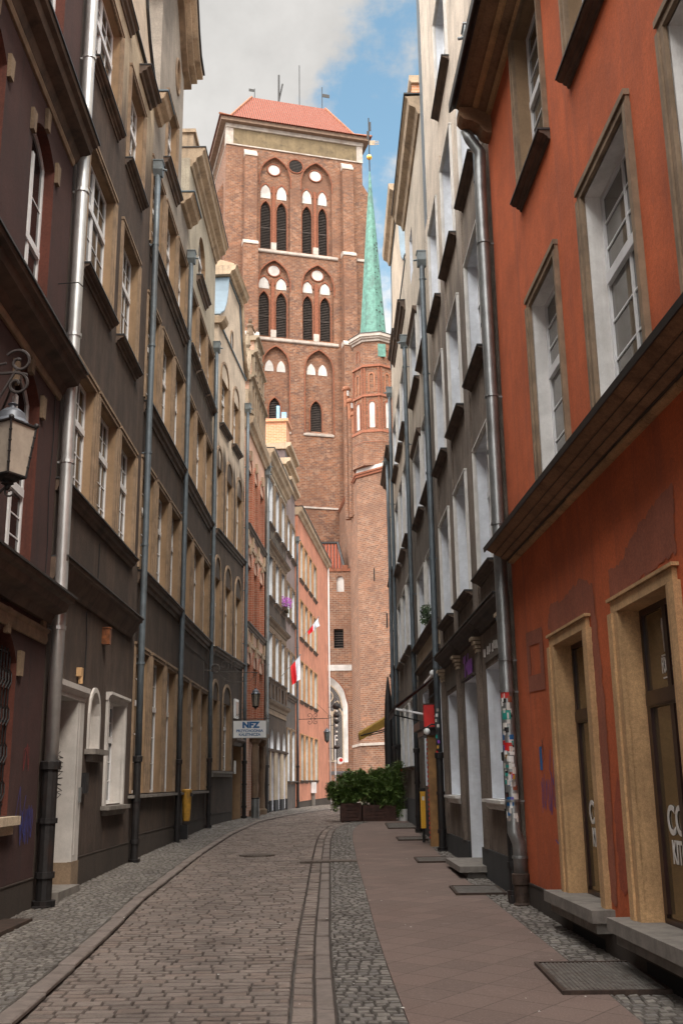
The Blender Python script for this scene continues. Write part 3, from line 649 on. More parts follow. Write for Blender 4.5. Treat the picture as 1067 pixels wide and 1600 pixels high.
def build_C():
    cols = [(-.08, 1.18), (1.62, 2.90), (3.24, 4.46)]
    tri(C, cols, (), -.1, 4.62, [(12.12, 13.97), (8.80, 10.93), (5.48, 7.53), (1.46, 4.0)], 15.1, 'soot_grey_plaster', [(1.35, 2.6, 14.85, 15.1, .2)])
    ledge(C, .0, 4.5, 12.08, .22, .13); ledge(C, -.1, 4.52, 8.76, .24, .14); ledge(C, -.1, 4.58, 5.44, .24, .14)
    s_ = C.mb()
    for a, b in cols: s_.box(a - .2, b + .17, -.19, .12, 1.38, 1.43)
    s_.obj('sill', 'concrete', C.root)
    # gable: narrower upper wall between two shoulders, swept cornice
    mb = C.mb(); wall(mb, .45, 3.42, 15.1, 18.55, [(1.35, 2.6, 15.1, 16.6, .2), (2.3, 2.75, 17.55, 18.35, .12, 'round', 17.95)], 0, 1)
    mb.quad((.45, 0, 15.1), (.45, -1.3, 15.1), (.45, -1.3, 18.55), (.45, 0, 18.55), 0); mb.quad((3.42, 0, 15.1), (3.42, -1.3, 15.1), (3.42, -1.3, 18.55), (3.42, 0, 18.55), 0)
    mb.quad((.45, -1.3, 15.1), (3.42, -1.3, 15.1), (3.42, -1.3, 18.55), (.45, -1.3, 18.55)); mb.obj('gable_wall', ['soot_grey_plaster', 'tan_reveal'], C.root)
    window(C, 1.35, 2.6, 14.85, 16.6, .18, sur='tan_moulding', sw=.09, bars=(1, 3)); ledge(C, 1.1, 2.85, 14.86, .2, .15)
    g = C.mb(); g.box(2.3, 2.75, -.13, -.118, 17.55, 18.35); g.obj('oval_pane', 'window_glass', C.root)
    r_ = C.mb(); pts = [(2.525 + .27 * cos(t * pi / 12), .01, 17.95 + .45 * sin(t * pi / 12)) for t in range(25)]; r_.tube(pts, .035, 6); r_.obj('oval_frame', 'tan_moulding', C.root)
    prf = [(.2, 18.5), (.6, 18.62), (1.0, 19.0), (1.5, 19.75), (1.93, 20.1), (2.4, 19.75), (2.85, 19.0), (3.2, 18.62), (3.75, 18.5)]
    for (o1, t0_, t1_, mt) in ((.14, 0, .16, 'tan_moulding'), (.28, .161, .28, 'weathered_stone'), (.42, .281, .40, 'weathered_stone'), (.47, .401, .44, 'lead_cap')):
        c = C.mb()
        for (a, b), (p, q) in zip(prf[:-1], prf[1:]):
            c.add([(x, o, z) for o in (o1, -.9) for x, z in ((a, b + t0_), (p, q + t0_), (p, q + t1_), (a, b + t1_))], [(0, 1, 2, 3), (7, 6, 5, 4), (3, 2, 6, 7), (1, 0, 4, 5), (0, 3, 7, 4), (2, 1, 5, 6)])
        c.obj('gable_cornice', mt, C.root)
    c = C.mb(); c.slab([(.45, 18.55), (3.42, 18.55), (3.2, 18.62), (2.85, 19.0), (2.4, 19.75), (1.93, 20.1), (1.5, 19.75), (1.0, 19.0), (.6, 18.62)], -.01, -1.28); c.obj('gable_top', 'soot_grey_plaster', C.root)
    for (a, b) in ((-.35, .44), (3.43, 4.66)):
        s_ = C.mb(); s_.prof(a, b, [(-.6, 15.12), (.08, 15.12), (.12, 15.2), (.24, 15.27), (.28, 15.38), (.32, 15.4), (-.6, 15.42)]); o = s_.obj('shoulder_cornice', 'weathered_stone', C.root)
        q = C.mb(); q.box(a - .02, b, -.7, .34, 15.422, 15.45); q.box(a, b, -.7, -.1, 15.45, 15.9); q.obj('flashing', 'zinc_sheet', o)
build_C()
pipe(C, 4.60, .31, 14.15, .055, .11, 'zinc_pipe', 1.75, True)
def build_D():
    cols = [(5.0, 6.32), (6.70, 8.12), (8.45, 9.78)]
    tri(D, cols, (0,), 4.64, 9.98, [(12.14, 13.80), (8.80, 10.88), (5.42, 7.47), (1.46, 3.95)], 17.15, 'light_soot_plaster', [(6.5, 7.8, 14.7, 16.2, .18, 'round', 15.6)])
    window(D, 6.5, 7.8, 14.7, 16.2, .16, kind='round', spring=15.6, bars=(1, 3)); ledge(D, 6.2, 8.0, 14.68, .2, .15)
    ledge(D, 4.7, 9.9, 8.74, .23, .13); ledge(D, 4.7, 9.9, 5.38, .23, .13)
    s_ = D.mb()
    for a, b in cols: s_.box(a - .17, b + .17, -.19, .12, 1.38, 1.43)
    s_.obj('sill', 'concrete', D.root)
    s_ = D.mb(); s_.prof(4.72, 9.95, [(-.3, 16.95), (.04, 16.95), (.07, 17.05), (.14, 17.1), (.16, 17.2), (.30, 17.28), (.32, 17.40), (.37, 17.44), (.38, 17.5), (-.3, 17.5)]); o = s_.obj('cornice', 'weathered_stone', D.root)
    c = D.mb(); c.box(4.7, 9.97, -.3, .40, 17.501, 17.53); c.obj('flashing', 'lead_cap', o)
    c = D.mb(); c.box(4.75, 6.2, -.9, .06, 17.531, 17.95); c.box(4.7, 6.25, -.95, .12, 17.951, 18.05); c.obj('parapet_block', 'weathered_stone', D.root)
build_D()
pipe(D, 9.80, .45, 14.0, .055, .11, 'zinc_pipe', 1.75, True)

# ---- E: house with blind arches and cream gable
E = Facade('arched_house', (-3.73, 30.0), 4.4, 'L', 'cream gabled house with blind arches over its windows, sooty below')
def build_E():
    top = [(.42, 1.68, 14.58), (2.5, 3.6, 14.54)]
    c2 = [(-.08, .82, 0), (1.5, 2.56, 0), (3.28, 4.38, 0)]; mb = E.mb(); ops = []
    for a, b, _ in top: ops.append((a, b, 12.34, 13.95, .2))
    for a, b, _ in c2: ops += [(a, b, 8.95, 10.92, .2), (a, b, 5.46, 7.51, .2)]
    ops += [(-.08, .74, 1.98, 3.94, .2), (1.5, 2.75, 1.98, 3.94, .2), (3.3, 4.75, .45, 2.75, .35)]
    wall(mb, .0 - .1, 4.85, -.6, 15.5, ops, 0, 1); body(mb, -.1, 4.85, -.6, 15.5, 7)
    mb.quad((-.1, .012, -.3), (3.1, .012, -.3), (3.1, .012, .78), (-.1, .012, .78), 2); mb.box(-.1, 3.1, 0, .02, .78, .8, 2)
    mb.obj('wall', ['cream_soot_plaster', 'tan_reveal', 'plinth_plaster'], E.root)
    for a, b, z in top: window(E, a, b, 12.34, 13.95, .18, bars=(1, 3), sur='tan_moulding', sw=.08, arch=(13.95, z - .06), sill='brown_moulding', sillw=.15)
    for a, b, _ in c2:
        window(E, a, b, 8.95, 10.92, .18, bars=(1, 3), sur='tan_moulding', sw=.09, arch=(10.92, 11.52))
        window(E, a, b, 5.46, 7.51, .18, bars=(1, 3), sur='tan_moulding', sw=.09, arch=(7.51, 8.12))
    for a, b in ((-.08, .74), (1.5, 2.75)): window(E, a, b, 1.98, 3.94, .18, bars=(1, 3), sur='tan_moulding', sw=.09, arch=(3.94, 4.45))
    ledge(E, -.1, 4.75, 8.9, .2, .12); ledge(E, -.1, 4.75, 5.42, .2, .12)
    s_ = E.mb(); s_.box(-.1, 2.95, -.19, .12, 1.9, 1.955); s_.box(-.1, 2.9, -.01, .07, 1.8, 1.9); s_.obj('sill', 'concrete', E.root)
    d = E.mb(); d.box(3.3, 4.75, -.34, -.30, .45, 2.74); do = d.obj('door', 'ochre_door', E.root)
    d = E.mb(); d.prof(3.1, 4.84, [(-.01, 2.76), (.05, 2.76), (.08, 2.86), (.16, 2.92), (.16, 2.98), (-.01, 2.98)]); d.obj('door_hood', 'brown_moulding', E.root)
    d = E.mb(); d.box(3.5, 3.78, .0, .02, 1.9, 2.3); d.obj('notice', 'paper', E.root)
    d = E.mb(); d.box(3.35, 3.9, -.01, .06, 3.6, 4.2); o = d.obj('display_box', 'white_frame', E.root); d = E.mb(); d.box(3.42, 3.83, .061, .066, 3.68, 4.12); d.obj('display_pane', 'window_glass', o)
    pr = [(-.1, 15.5), (4.85, 15.5), (4.72, 15.75), (4.25, 16.05), (3.85, 16.6), (3.62, 17.2), (3.45, 17.75), (1.35, 17.75), (1.22, 17.2), (1.0, 16.7), (.6, 16.2), (.1, 15.9), (-.1, 15.75)]
    gable_slab(E, pr, 1.5, 'cream_soot_plaster', 'zinc_sheet', .05)
    s_ = E.mb(); s_.prof(1.15, 3.65, [(-1.5, 17.80), (.10, 17.80), (.14, 17.9), (.26, 17.96), (.30, 18.08), (.34, 18.12), (-1.5, 18.12)]); s_.prof(1.3, 3.5, [(-1.4, 18.121), (.2, 18.121), (.2, 18.25), (-1.4, 18.8)]); s_.obj('gable_pediment', 'weathered_stone', E.root)
    for a, b in ((3.45, 3.62),): pass
    s_ = E.mb(); s_.tube([(4.9, .08, 15.6), (4.35, .08, 16.0), (3.95, .08, 16.6), (3.7, .08, 17.3), (3.6, .08, 17.8)], .07, 6); s_.obj('gable_moulding', 'weathered_stone', E.root)
    r_ = E.mb(); r_.tube([(2.1 + .22 * cos(t * pi / 10), .01, 15.85 + .34 * sin(t * pi / 10)) for t in range(21)], .03, 6); ro = r_.obj('oval_frame', 'tan_moulding', E.root)
    r_ = E.mb(); r_.slab([(2.1 + .2 * cos(t * pi / 10), 15.85 + .32 * sin(t * pi / 10)) for t in range(20)], .012, -.02); r_.obj('oval_pane', 'window_glass', ro)
    for a, b in ((-.2, .35),):
        s_ = E.mb(); s_.prof(a, b, [(-.3, 15.45), (.1, 15.45), (.2, 15.55), (.24, 15.66), (-.3, 15.66)]); s_.obj('shoulder_cornice', 'weathered_stone', E.root)
build_E()
pipe(E, 4.80, .5, 14.3, .06, .11, 'zinc_pipe', 1.75, True)

# ---- F: narrow brick house with a stone renaissance gable
F_ = Facade('brick_house', (-3.318, 35.354), 2.6, 'L', 'narrow red brick house with a carved stone gable topped by a small statue')
def build_F():
    cols = [(.20, 1.22), (1.82, 2.80), (3.48, 4.72)]; mb = F_.mb(); ops = []
    for a, b in cols: ops += [(a, b, 10.45, 12.55, .25), (a, b, 6.98, 9.05, .25)]
    for a, b in ((.2, 1.22), (3.48, 4.72)): ops.append((a, b, 3.5, 5.61, .25))
    ops += [(1.75, 3.0, .5, 3.0, .5, 'round', 2.5), (1.82, 2.8, 3.5, 5.61, .25)]
    wall(mb, -.05, 5.25, -.4, 13.95, ops, 0, 1); body(mb, -.05, 5.25, -.4, 13.95, 7, 0); mb.obj('wall', ['pink_brick', 'house_brick'], F_.root)
    for a, b in cols:
        for za, zb, m in ((10.45, 12.55, 13.1), (6.98, 9.05, 9.64), (3.5, 5.61, 6.17)):
            window(F_, a, b, za, zb, .23, bars=(1, 3), sur='house_brick', sw=.12, arch=(zb, m - .12))
            k = F_.mb(); u = (a + b) / 2; k.slab([(u - .06, m - .2), (u + .06, m - .2), (u + .09, m + .16), (u - .09, m + .16)], .1, -.01); k.obj('keystone', 'weathered_stone', F_.root)
    d = F_.mb(); d.box(1.75, 3.0, -.5, -.46, .4, 3.0); d.obj('door', 'ochre_door', F_.root)
    for z in (10.42, 6.95):
        ledge(F_, -.02, 5.2, z, .2, .12)
        s_ = F_.mb(); s_.box(-.02, 5.2, -.01, .05, z - .72, z - .6); s_.obj('string_course', 'weathered_stone', F_.root)
        for u in (.1, 1.5, 3.1, 4.9):
            q = F_.mb(); q.slab([(u - .08, z - .59), (u + .08, z - .59), (u + .11, z - .21), (u - .11, z - .21)], .08, -.01); q.obj('bracket', 'weathered_stone', F_.root)
    s_ = F_.mb(); s_.prof(-.1, 5.25, [(-.4, 13.9), (.06, 13.9), (.1, 14.05), (.2, 14.12), (.24, 14.26), (.26, 14.34), (-.4, 14.34)]); s_.obj('cornice', 'weathered_stone', F_.root)
    # stepped gable with pilasters, scrolls and obelisks
    steps = [(.5, 4.7, 14.34, 16.1), (1.15, 4.05, 16.1, 17.35), (1.85, 3.35, 17.35, 18.25)]
    for a, b, z0, z1 in steps:
        g = F_.mb(); g.box(a, b, -.7, -.02, z0, z1); g.obj('gable_tier', 'pink_brick', F_.root)
        c = F_.mb(); c.prof(a - .12, b + .12, [(-.75, z1 - .16), (.04, z1 - .16), (.08, z1 - .08), (.18, z1 - .04), (.18, z1 + .02), (-.75, z1 + .02)]); c.obj('tier_cornice', 'gable_stone', F_.root)
        n = int((b - a) / .7)
        for i in range(n + 1):
            u = a + .09 + (b - a - .18) * i / n; q = F_.mb(); q.box(u - .09, u + .09, -.03, .09, z0 + .01, z1 - .17); q.box(u - .13, u + .13, -.03, .13, z0 + .3, z0 + .42); q.obj('pilaster', 'gable_stone', F_.root)
    for sgn, u, z in ((-1, .5, 16.12), (1, 4.7, 16.12), (-1, 1.15, 17.37), (1, 4.05, 17.37), (-1, .05, 14.35), (1, 5.15, 14.35)):
        q = F_.mb(); q.lathe((u - sgn * .12, -.2), [(.13, z), (.13, z + .12), (.06, z + .16), (.13, z + .28), (.04, z + .75), (.06, z + .8), (.01, z + .9)], 8); q.obj('obelisk', 'gable_stone', F_.root)
    for sgn, u0, z0 in ((-1, .5, 14.45), (1, 4.7, 14.45), (-1, 1.15, 16.2), (1, 4.05, 16.2)):
        q = F_.mb(); q.tube([(u0 + sgn * (.05 + .42 * (1 - t / 12.) ** 1.3), -.1, z0 + 1.1 * t / 12.) for t in range(13)], .09, 6)
        q.tube([(u0 + sgn * (.32 + .16 * cos(t * .6)), -.1, z0 + .16 + .16 * sin(t * .6)) for t in range(11)], .06, 6); q.obj('scroll', 'gable_stone', F_.root)
    q = F_.mb(); q.lathe((2.6, -.3), [(.22, 18.27), (.22, 18.4), (.14, 18.45), (.13, 18.5), (.17, 18.62), (.15, 18.8), (.10, 18.95), (.14, 19.05), (.09, 19.14), (.05, 19.17), (.085, 19.25), (.08, 19.33), (.02, 19.38)], 10)
    q.tube([(2.6, -.2, 19.0), (2.78, -.12, 18.85), (2.82, -.05, 19.05)], .035, 6); q.obj('statue', 'dark_carved_stone', F_.root)
    # carved portal
    for u in (1.45, 3.28):
        q = F_.mb(); q.lathe((u, .18), [(.2, .45), (.2, .7), (.13, .75), (.11, 1.5), (.14, 2.3), (.11, 2.9), (.19, 3.0), (.19, 3.1)], 10); q.obj('portal_column', 'dark_carved_stone', F_.root)
    q = F_.mb(); q.prof(1.2, 3.55, [(-.01, 3.1), (.36, 3.1), (.40, 3.2), (.42, 3.32), (-.01, 3.34)]); q.obj('portal_entablature', 'dark_carved_stone', F_.root)
build_F()
pipe(F_, 5.22, .5, 13.6, .055, .11, 'dull_pipe', 1.7, True)

# ---- G: grey corniced house with ground floor arcade
G = Facade('corniced_house', (-3.054, 41.168), 4.2, 'L', 'grey house with bold stone cornices over each floor and a white arcade at street level')
def build_G():
    cols = [(.55, 1.80), (2.50, 3.74), (4.42, 5.68)]; mb = G.mb(); ops = []
    for a, b in cols: ops += [(a, b, 12.02, 14.0, .24), (a, b, 8.95, 10.80, .24), (a, b, 5.68, 7.56, .24)]
    ar = [(.10, 1.0), (1.35, 2.28), (3.25, 4.15), (5.1, 6.0)]
    for a, b in ar: ops += [(a, b, 2.95, 3.7, .3, 'round', 3.2), (a, b, .55, 2.8, .3)]
    wall(mb, -.2, 6.28, -.4, 14.5, ops, 0, 1); body(mb, -.2, 6.28, -.4, 14.5, 7)
    mb.quad((-.2, .02, 2.95 - 2.5), (-.2, .02, .45), (-.2, .02, .46), (-.2, .02, .46))
    mb.obj('wall', ['light_soot_plaster', 'blue_white_reveal'], G.root)
    for a, b in cols:
        for za, zb in ((12.02, 14.0), (8.95, 10.8), (5.68, 7.56)): window(G, a, b, za, zb, .22, bars=(1, 3), sur='tan_moulding', sw=.1, sill='brown_moulding')
    for a, b in ar:
        q = G.mb(); q.box(a, b, -.3, -.27, .55, 2.8); o = q.obj('shop_door', 'pink_door', G.root)
        for z in (.9, 2.4): k = G.mb(); k.box(a + .2, a + .3, -.269, -.24, z - .06, z + .06); k.obj('hinge', 'black_metal', o)
        q = G.mb(); q.quad((a, -.29, 2.95), (b, -.29, 2.95), (b, -.29, 3.7), (a, -.29, 3.7)); q.obj('fanlight', 'tan_reveal', G.root)
    for a, b in ((1.0, 1.35), (2.28, 3.25), (4.15, 5.1), (6.0, 6.27), (-.18, .10)):
        q = G.mb(); q.box(a + .02, b - .02, -.01, .05, .95, 2.82); q.obj('pilaster', 'pale_stone', G.root)
        q = G.mb(); q.box(a, b, -.01, .08, .2, .948); q.obj('pilaster_base', 'dark_plinth', G.root)
    q = G.mb(); q.prof(-.18, 6.28, [(-.01, 2.83), (.09, 2.83), (.12, 2.9), (-.01, 2.92)]); q.obj('string_course', 'brown_moulding', G.root)
    for z, o_, h, mt in ((11.15, .22, .2, 'house_cornice'), (8.03, .22, .2, 'house_cornice'), (4.78, .24, .28, 'house_cornice')):
        s_ = G.mb(); s_.prof(-.2, 6.2, [(-.01, z - h), (.05, z - h), (.09, z - h * .6), (o_ * .8, z - h * .4), (o_, z - .04), (o_, z), (-.01, z)]); c = s_.obj('cornice', mt, G.root)
        c2 = G.mb(); c2.box(-.2, 6.22, -.01, o_ + .02, z + .001, z + .02); c2.obj('flashing', 'lead_cap', c)
        s_ = G.mb(); s_.box(-.2, 6.15, -.01, .03, z - h - .22, z - h - .02); s_.obj('frieze', 'tan_moulding', G.root)
    s_ = G.mb(); s_.prof(-.3, 6.3, [(-.3, 14.35), (.04, 14.35), (.08, 14.5), (.2, 14.58), (.24, 14.75), (.34, 14.82), (.36, 14.95), (-.3, 14.95)]); o = s_.obj('top_cornice', 'weathered_stone', G.root)
    c = G.mb(); c.box(-.3, 6.32, -.3, .38, 14.951, 15.0); c.obj('gutter', 'lead_cap', o)
    for u in (.0, 1.0, 2.15, 3.1, 4.1, 5.1, 6.1):
        q = G.mb(); q.slab([(u - .1, 4.82), (u + .1, 4.82), (u + .1, 5.5), (u - .1, 5.5)], .06, -.01); q.obj('balustrade_pier', 'brown_moulding', G.root)
build_G()
pipe(G, -.35, .5, 14.0, .06, .12, 'zinc_pipe', 1.7, True)
G2 = Facade('narrow_house', (-3.054, 41.168), 4.2, 'L', 'narrow mauve-grey house two windows wide between the corniced and the salmon house')
def build_G2():
    cols = [(6.48, 7.52), (8.12, 9.44)]; mb = G2.mb(); ops = []
    for a, b in cols: ops += [(a, b, za, zb, .2) for za, zb in ((12.08, 13.7), (8.95, 10.58), (5.55, 7.45), (1.68, 3.92))]
    wall(mb, 6.28, 9.72, -.4, 15.5, ops, 0, 1); body(mb, 6.28, 9.72, -.4, 15.5, 7)
    mb.obj('wall', ['mauve_plaster', 'blue_white_reveal'], G2.root)
    for a, b in cols:
        for za, zb in ((12.08, 13.7), (8.95, 10.58), (5.55, 7.45), (1.68, 3.92)): window(G2, a, b, za, zb, .18, bars=(1, 3), sur='tan_moulding', sw=.09, sill='brown_moulding')
    ledge(G2, 6.28, 9.7, 5.5, .25, .14)
    for z, a, b in ((15.6, 6.3, 9.8), (16.35, 5.75, 9.5), (17.15, 5.9, 9.4)):
        s_ = G2.mb(); s_.prof(a, b, [(-1.2, z - .2), (.06, z - .2), (.12, z - .1), (.26, z - .05), (.28, z + .1), (-1.2, z + .1)]); s_.obj('cornice', 'weathered_stone', G2.root)
    s_ = G2.mb(); s_.box(5.95, 9.3, -1.1, -.02, 15.71, 16.14); s_.obj('gable', 'pale_stone', G2.root)
    s_ = G2.mb(); s_.box(6.0, 9.2, -1.1, -.02, 16.46, 16.94); s_.obj('dormer', 'mauve_sheet', G2.root)
build_G2()
pipe(G2, 9.66, .42, 13.2, .06, .12, 'zinc_pipe', 1.9, True)
# brick chimney behind the dormer
ch = G2.mb(); ch.box(8.3, 9.65, -3.2, -.25, 14, 19.15); ch.box(8.2, 9.75, -3.3, -.15, 19.15, 19.3)
co_ = ch.obj('chimney', 'bright_brick', G2.root)
an = G2.mb(); an.box(8.3, 8.45, -.75, -.6, 19.3, 20.0); an.box(8.3, 8.45, -.5, -.25, 19.3, 19.65); an.obj('antenna_panel', 'blue_metal', co_)

# ---- H: salmon corner house
H = Facade('salmon_house', (-2.264, 51.92), 5.1, 'L', 'salmon pink corner house with four plain windows per floor at the street end')
def build_H():
    cols = [(.78, 1.98), (2.62, 3.85), (4.62, 5.85), (6.62, 8.1)]; lv = ((11.76, 13.70), (8.74, 10.64), (5.58, 7.53), (1.72, 3.91)); mb = H.mb(); ops = []
    for a, b in cols: ops += [(a, b, za, zb, .22) for za, zb in lv]
    wall(mb, 0, 14.4, -.4, 15.2, ops, 0, 1); body(mb, 0, 14.4, -.4, 15.2, 9)
    mb.quad((0, .02, -.3), (14.4, .02, -.3), (14.4, .02, .70), (0, .02, .70), 2); mb.box(0, 14.4, 0, .03, .70, .73, 2)
    mb.obj('wall', ['salmon_plaster', 'white_plaster', 'plinth_plaster'], H.root)
    for a, b in cols:
        for za, zb in lv: window(H, a, b, za, zb, .2, bars=(1, 3), sur='sandstone', sw=.05, sill='brown_moulding', sillw=.09)
    s_ = H.mb(); s_.prof(-.05, 14.6, [(-.2, 14.95), (.05, 14.95), (.12, 15.1), (.22, 15.16), (.26, 15.36), (-.2, 15.36)]); o = s_.obj('cornice', 'weathered_stone', H.root)
    c = H.mb(); c.box(-.05, 14.65, -.2, .30, 15.361, 15.42); c.obj('gutter', 'lead_cap', o)
    r_ = H.mb(); r_.add([(0, 0, 15.42), (14.4, 0, 15.42), (14.4, -5, 18.2), (0, -5, 18.2)], [(0, 1, 2, 3)]); r_.obj('roof', 'roof_tiles', H.root)
build_H()
def plain_pipe(F, u, z0, z1, r, off, mat): m = F.mb(); m.tube([(u, off, z0), (u, off, z1)], r, 8); return m.obj('downpipe', mat, F.root, True)
plain_pipe(H, 14.35, .3, 15.0, .05, .08, 'white_frame')
_m = A.mb(); _m.tube([(-.42, .0, 8.02), (-.42, .26, 8.04), (-.06, .28, 8.12)], .008, 5); _m.obj('wall_rod', 'black_metal', A.root)
_m = A.mb(); _m.tube([(-.30, .012, 6.9), (-.26, .012, 5.9), (-.33, .012, 5.2), (-.24, .012, 4.5), (-.28, .012, 3.95)], .006, 5); _m.obj('cable', 'black_metal', A.root)
_m = D.mb(); _m.tube([(4.9, .02, 4.9), (6.5, .02, 4.82), (8.2, .02, 4.86), (9.7, .02, 4.78)], .007, 5); _m.obj('cable', 'black_metal', D.root)
# ================================================================== RIGHT SIDE
# ---- R: orange-red house
R_ = Facade('orange_house', (2.10, 12.74), -2.4, 'R', 'orange-red plastered house with a heavy stone cornice and cafe windows, nearest on the right side')
def build_R():
    cols = [(-1.78 - 2.26 * k, -3.12 - 2.30 * k - (.08 if k else 0)) for k in range(6)]; cols = [(b, a) for a, b in cols]
    mb = R_.mb(); ops = []
    g = [(-3.14, -2.02), (-5.42, -4.24), (-7.75, -6.55), (-10.2, -9.0)]
    for a, b in g: ops.append((a, b, .52, 2.93, .23, 'flat', 0, 2))
    for a, b in cols: ops += [(a + .08, b - .1, 4.4, 6.80, .22, 'flat', 0, 3), (a + .08, b - .06, 8.2, 10.36, .22, 'flat', 0, 4)]
    wall(mb, -16.5, 0, -.6, 10.62, ops, 0, 3); body(mb, -16.5, 0, -.6, 10.62, 7)
    mb.quad((-16.5, .016, -.5), (0, .016, -.5), (0, .016, .44), (-16.5, .016, .44), 1); mb.box(-16.5, 0, 0, .022, .44, .46, 1)
    mb.obj('wall', ['orange_plaster', 'plinth_plaster', 'sandstone', 'white_reveal', 'tan_reveal'], R_.root)
    for k, (a, b) in enumerate(g):
        w_ = window(R_, a, b, .52, 2.93, .20, fm='dark_frame', gm='shop_glass', bars=None, tran=.30)
        q = R_.mb(); q.box(a + .05, b - .05, -.172, -.14, 2.14, 2.27); q.box(a + .05, a + .10, -.172, -.142, .6, 2.14); q.box(b - .10, b - .05, -.172, -.142, .6, 2.14); q.obj('transom', 'dark_frame', w_)
        s_ = R_.mb()
        for o1, x0, x1 in ((.035, 0, .16), (.055, .10, .21)):
            s_.box(a - x1, a - x0, -.01, o1, .50, 2.93); s_.box(b + x0, b + x1, -.01, o1, .50, 2.93); s_.box(a - x1, b + x1, -.01, o1 + .002, 2.931 + x0, 2.931 + x1 * .6)
        s_.obj('stone_surround', 'sandstone', w_)
        s_ = R_.mb(); s_.box(a - .30, b + .36, -.14, .2, .43, .532); s_.box(a - .24, b + .3, -.02, .15, .34, .429); s_.obj('sill', 'concrete', w_)
        v = R_.mb(); v.quad((a, .019, -.12), (b, .019, -.12), (b, .019, .26), (a, .019, .26)); v.obj('cellar_opening', 'louvre_gap', w_)
        # cutlery emblem and lettering stuck on the glass
        cu = (a + b) / 2
        lettering('FOOD &', .165, 'letter_white', w_, on_wall(R_, b - .525, 2.385, -.164, .42), .004)
        m = R_.mb()
        for z in (2.34, 2.51): m.box(b - .66, b - .40, -.170, -.166, z, z + .012)
        m.slab([(b - .49, 2.54), (b - .475, 2.54), (b - .465, 2.68), (b - .45, 2.74), (b - .465, 2.80), (b - .50, 2.80), (b - .515, 2.74), (b - .50, 2.68)], -.165, -.170)
        m.box(b - .57, b - .558, -.170, -.166, 2.54, 2.80); m.box(b - .592, b - .585, -.170, -.166, 2.70, 2.80); m.box(b - .543, b - .536, -.170, -.166, 2.70, 2.80)
        m.obj('cutlery_emblem', 'letter_white', w_)
        lettering('CO', .30, 'letter_white', w_, on_wall(R_, b - .40, 1.19, -.164, .82), .006)
        lettering('KITC', .24, 'letter_white', w_, on_wall(R_, b - .42, .98, -.164, .58), .004)
    for a, b in cols:
        window(R_, a + .08, b - .1, 4.4, 6.80, .20, bars=(1, 4), tran=.36, slim=True, gm='curtained_glass', sur='tan_moulding', sw=.11)
        window(R_, a + .08, b - .06, 8.2, 10.36, .20, bars=(1, 4), tran=.45, slim=True, sur='tan_moulding', sw=.1, sill='brown_moulding', sillw=.12, sillh=.75)
    def bands(rows, u1, last):
        for k, (o0, o1, z0, z1, mt) in enumerate(rows):
            nm = 'cornice_course'
            if mt == 'cornice_stone':          # stone blocks with open joints
                r_ = random.Random(k); x = -16.5
                while x < u1 - .05:
                    x1 = min(u1, x + r_.uniform(.55, .95)); m_ = R_.mb(); e_ = r_.uniform(-.004, .004)
                    m_.prof(x + .004, x1 - .004, [(-.01, z0), (o0 + e_, z0), (o0 + (o1 - o0) * .7 + e_, z0 + (z1 - z0) * .25), (o1 + e_, z0 + (z1 - z0) * .6), (o1 + e_, z1), (-.01, z1)]); m_.obj('cornice_block', mt, R_.root); x = x1
            else:
                m_ = R_.mb(); m_.prof(-16.5, u1, [(-.01, z0), (o0, z0), (o1, z1 - .006), (o1, z1), (-.01, z1)]); m_.obj(nm, mt, R_.root)
    bands([(.02, .06, 4.1753, 4.2192, 'cornice_stone'), (.055, .085, 4.2203, 4.2259, 'dark_moulding'), (.10, .15, 4.2264, 4.2577, 'brown_stone'), (.145, .15, 4.2583, 4.2688, 'dark_moulding'), (.17, .23, 4.2693, 4.3018, 'brown_stone'), (.225, .23, 4.3023, 4.3117, 'dark_moulding'), (.25, .33, 4.3122, 4.3650, 'brown_stone')], -.12, 0)
    c = R_.mb(); c.prof(-16.5, -.1, [(-.01, 4.366), (.34, 4.366), (.34, 4.33), (.352, 4.33), (.36, 4.385), (.345, 4.40), (-.01, 4.45)]); c.obj('flashing', 'lead_cap', R_.root)
    bands([(.03, .07, 10.4000, 10.4400, 'sandstone'), (.065, .07, 10.4405, 10.4500, 'dark_moulding'), (.10, .17, 10.4505, 10.4900, 'brown_stone'), (.165, .17, 10.4905, 10.5000, 'dark_moulding'), (.20, .25, 10.5005, 10.5250, 'sandstone'), (.245, .25, 10.5255, 10.5350, 'dark_moulding'), (.28, .38, 10.5355, 10.5850, 'brown_stone'), (.375, .38, 10.5855, 10.5950, 'dark_moulding'), (.40, .44, 10.5955, 10.6400, 'brown_stone')], -.1, 0)
    c = R_.mb(); c.prof(-16.5, -.08, [(-.2, 10.641), (.46, 10.641), (.52, 10.58), (.54, 10.58), (.54, 10.72), (-.2, 10.74)]); c.obj('gutter', 'lead_cap', R_.root)
    q = R_.mb(); q.prof(-.30, -.04, [(-.01, 10.12), (.06, 10.13), (.12, 10.17), (.16, 10.25), (.26, 10.31), (.38, 10.34), (.43, 10.40), (.43, 10.52), (-.01, 10.52)]); q.obj('corner_bracket', 'brown_stone', R_.root)
plaster('brown_stone', (.27, .155, .085), (.06, .035, .022), .7, .4); plaster('cornice_stone', (.42, .245, .12), (.09, .05, .03), .7, .5); simple('dark_moulding', (.045, .032, .025), .7, var=.3, sc=4, dirt=(.015, .012, .01), damt=.6)
build_R()
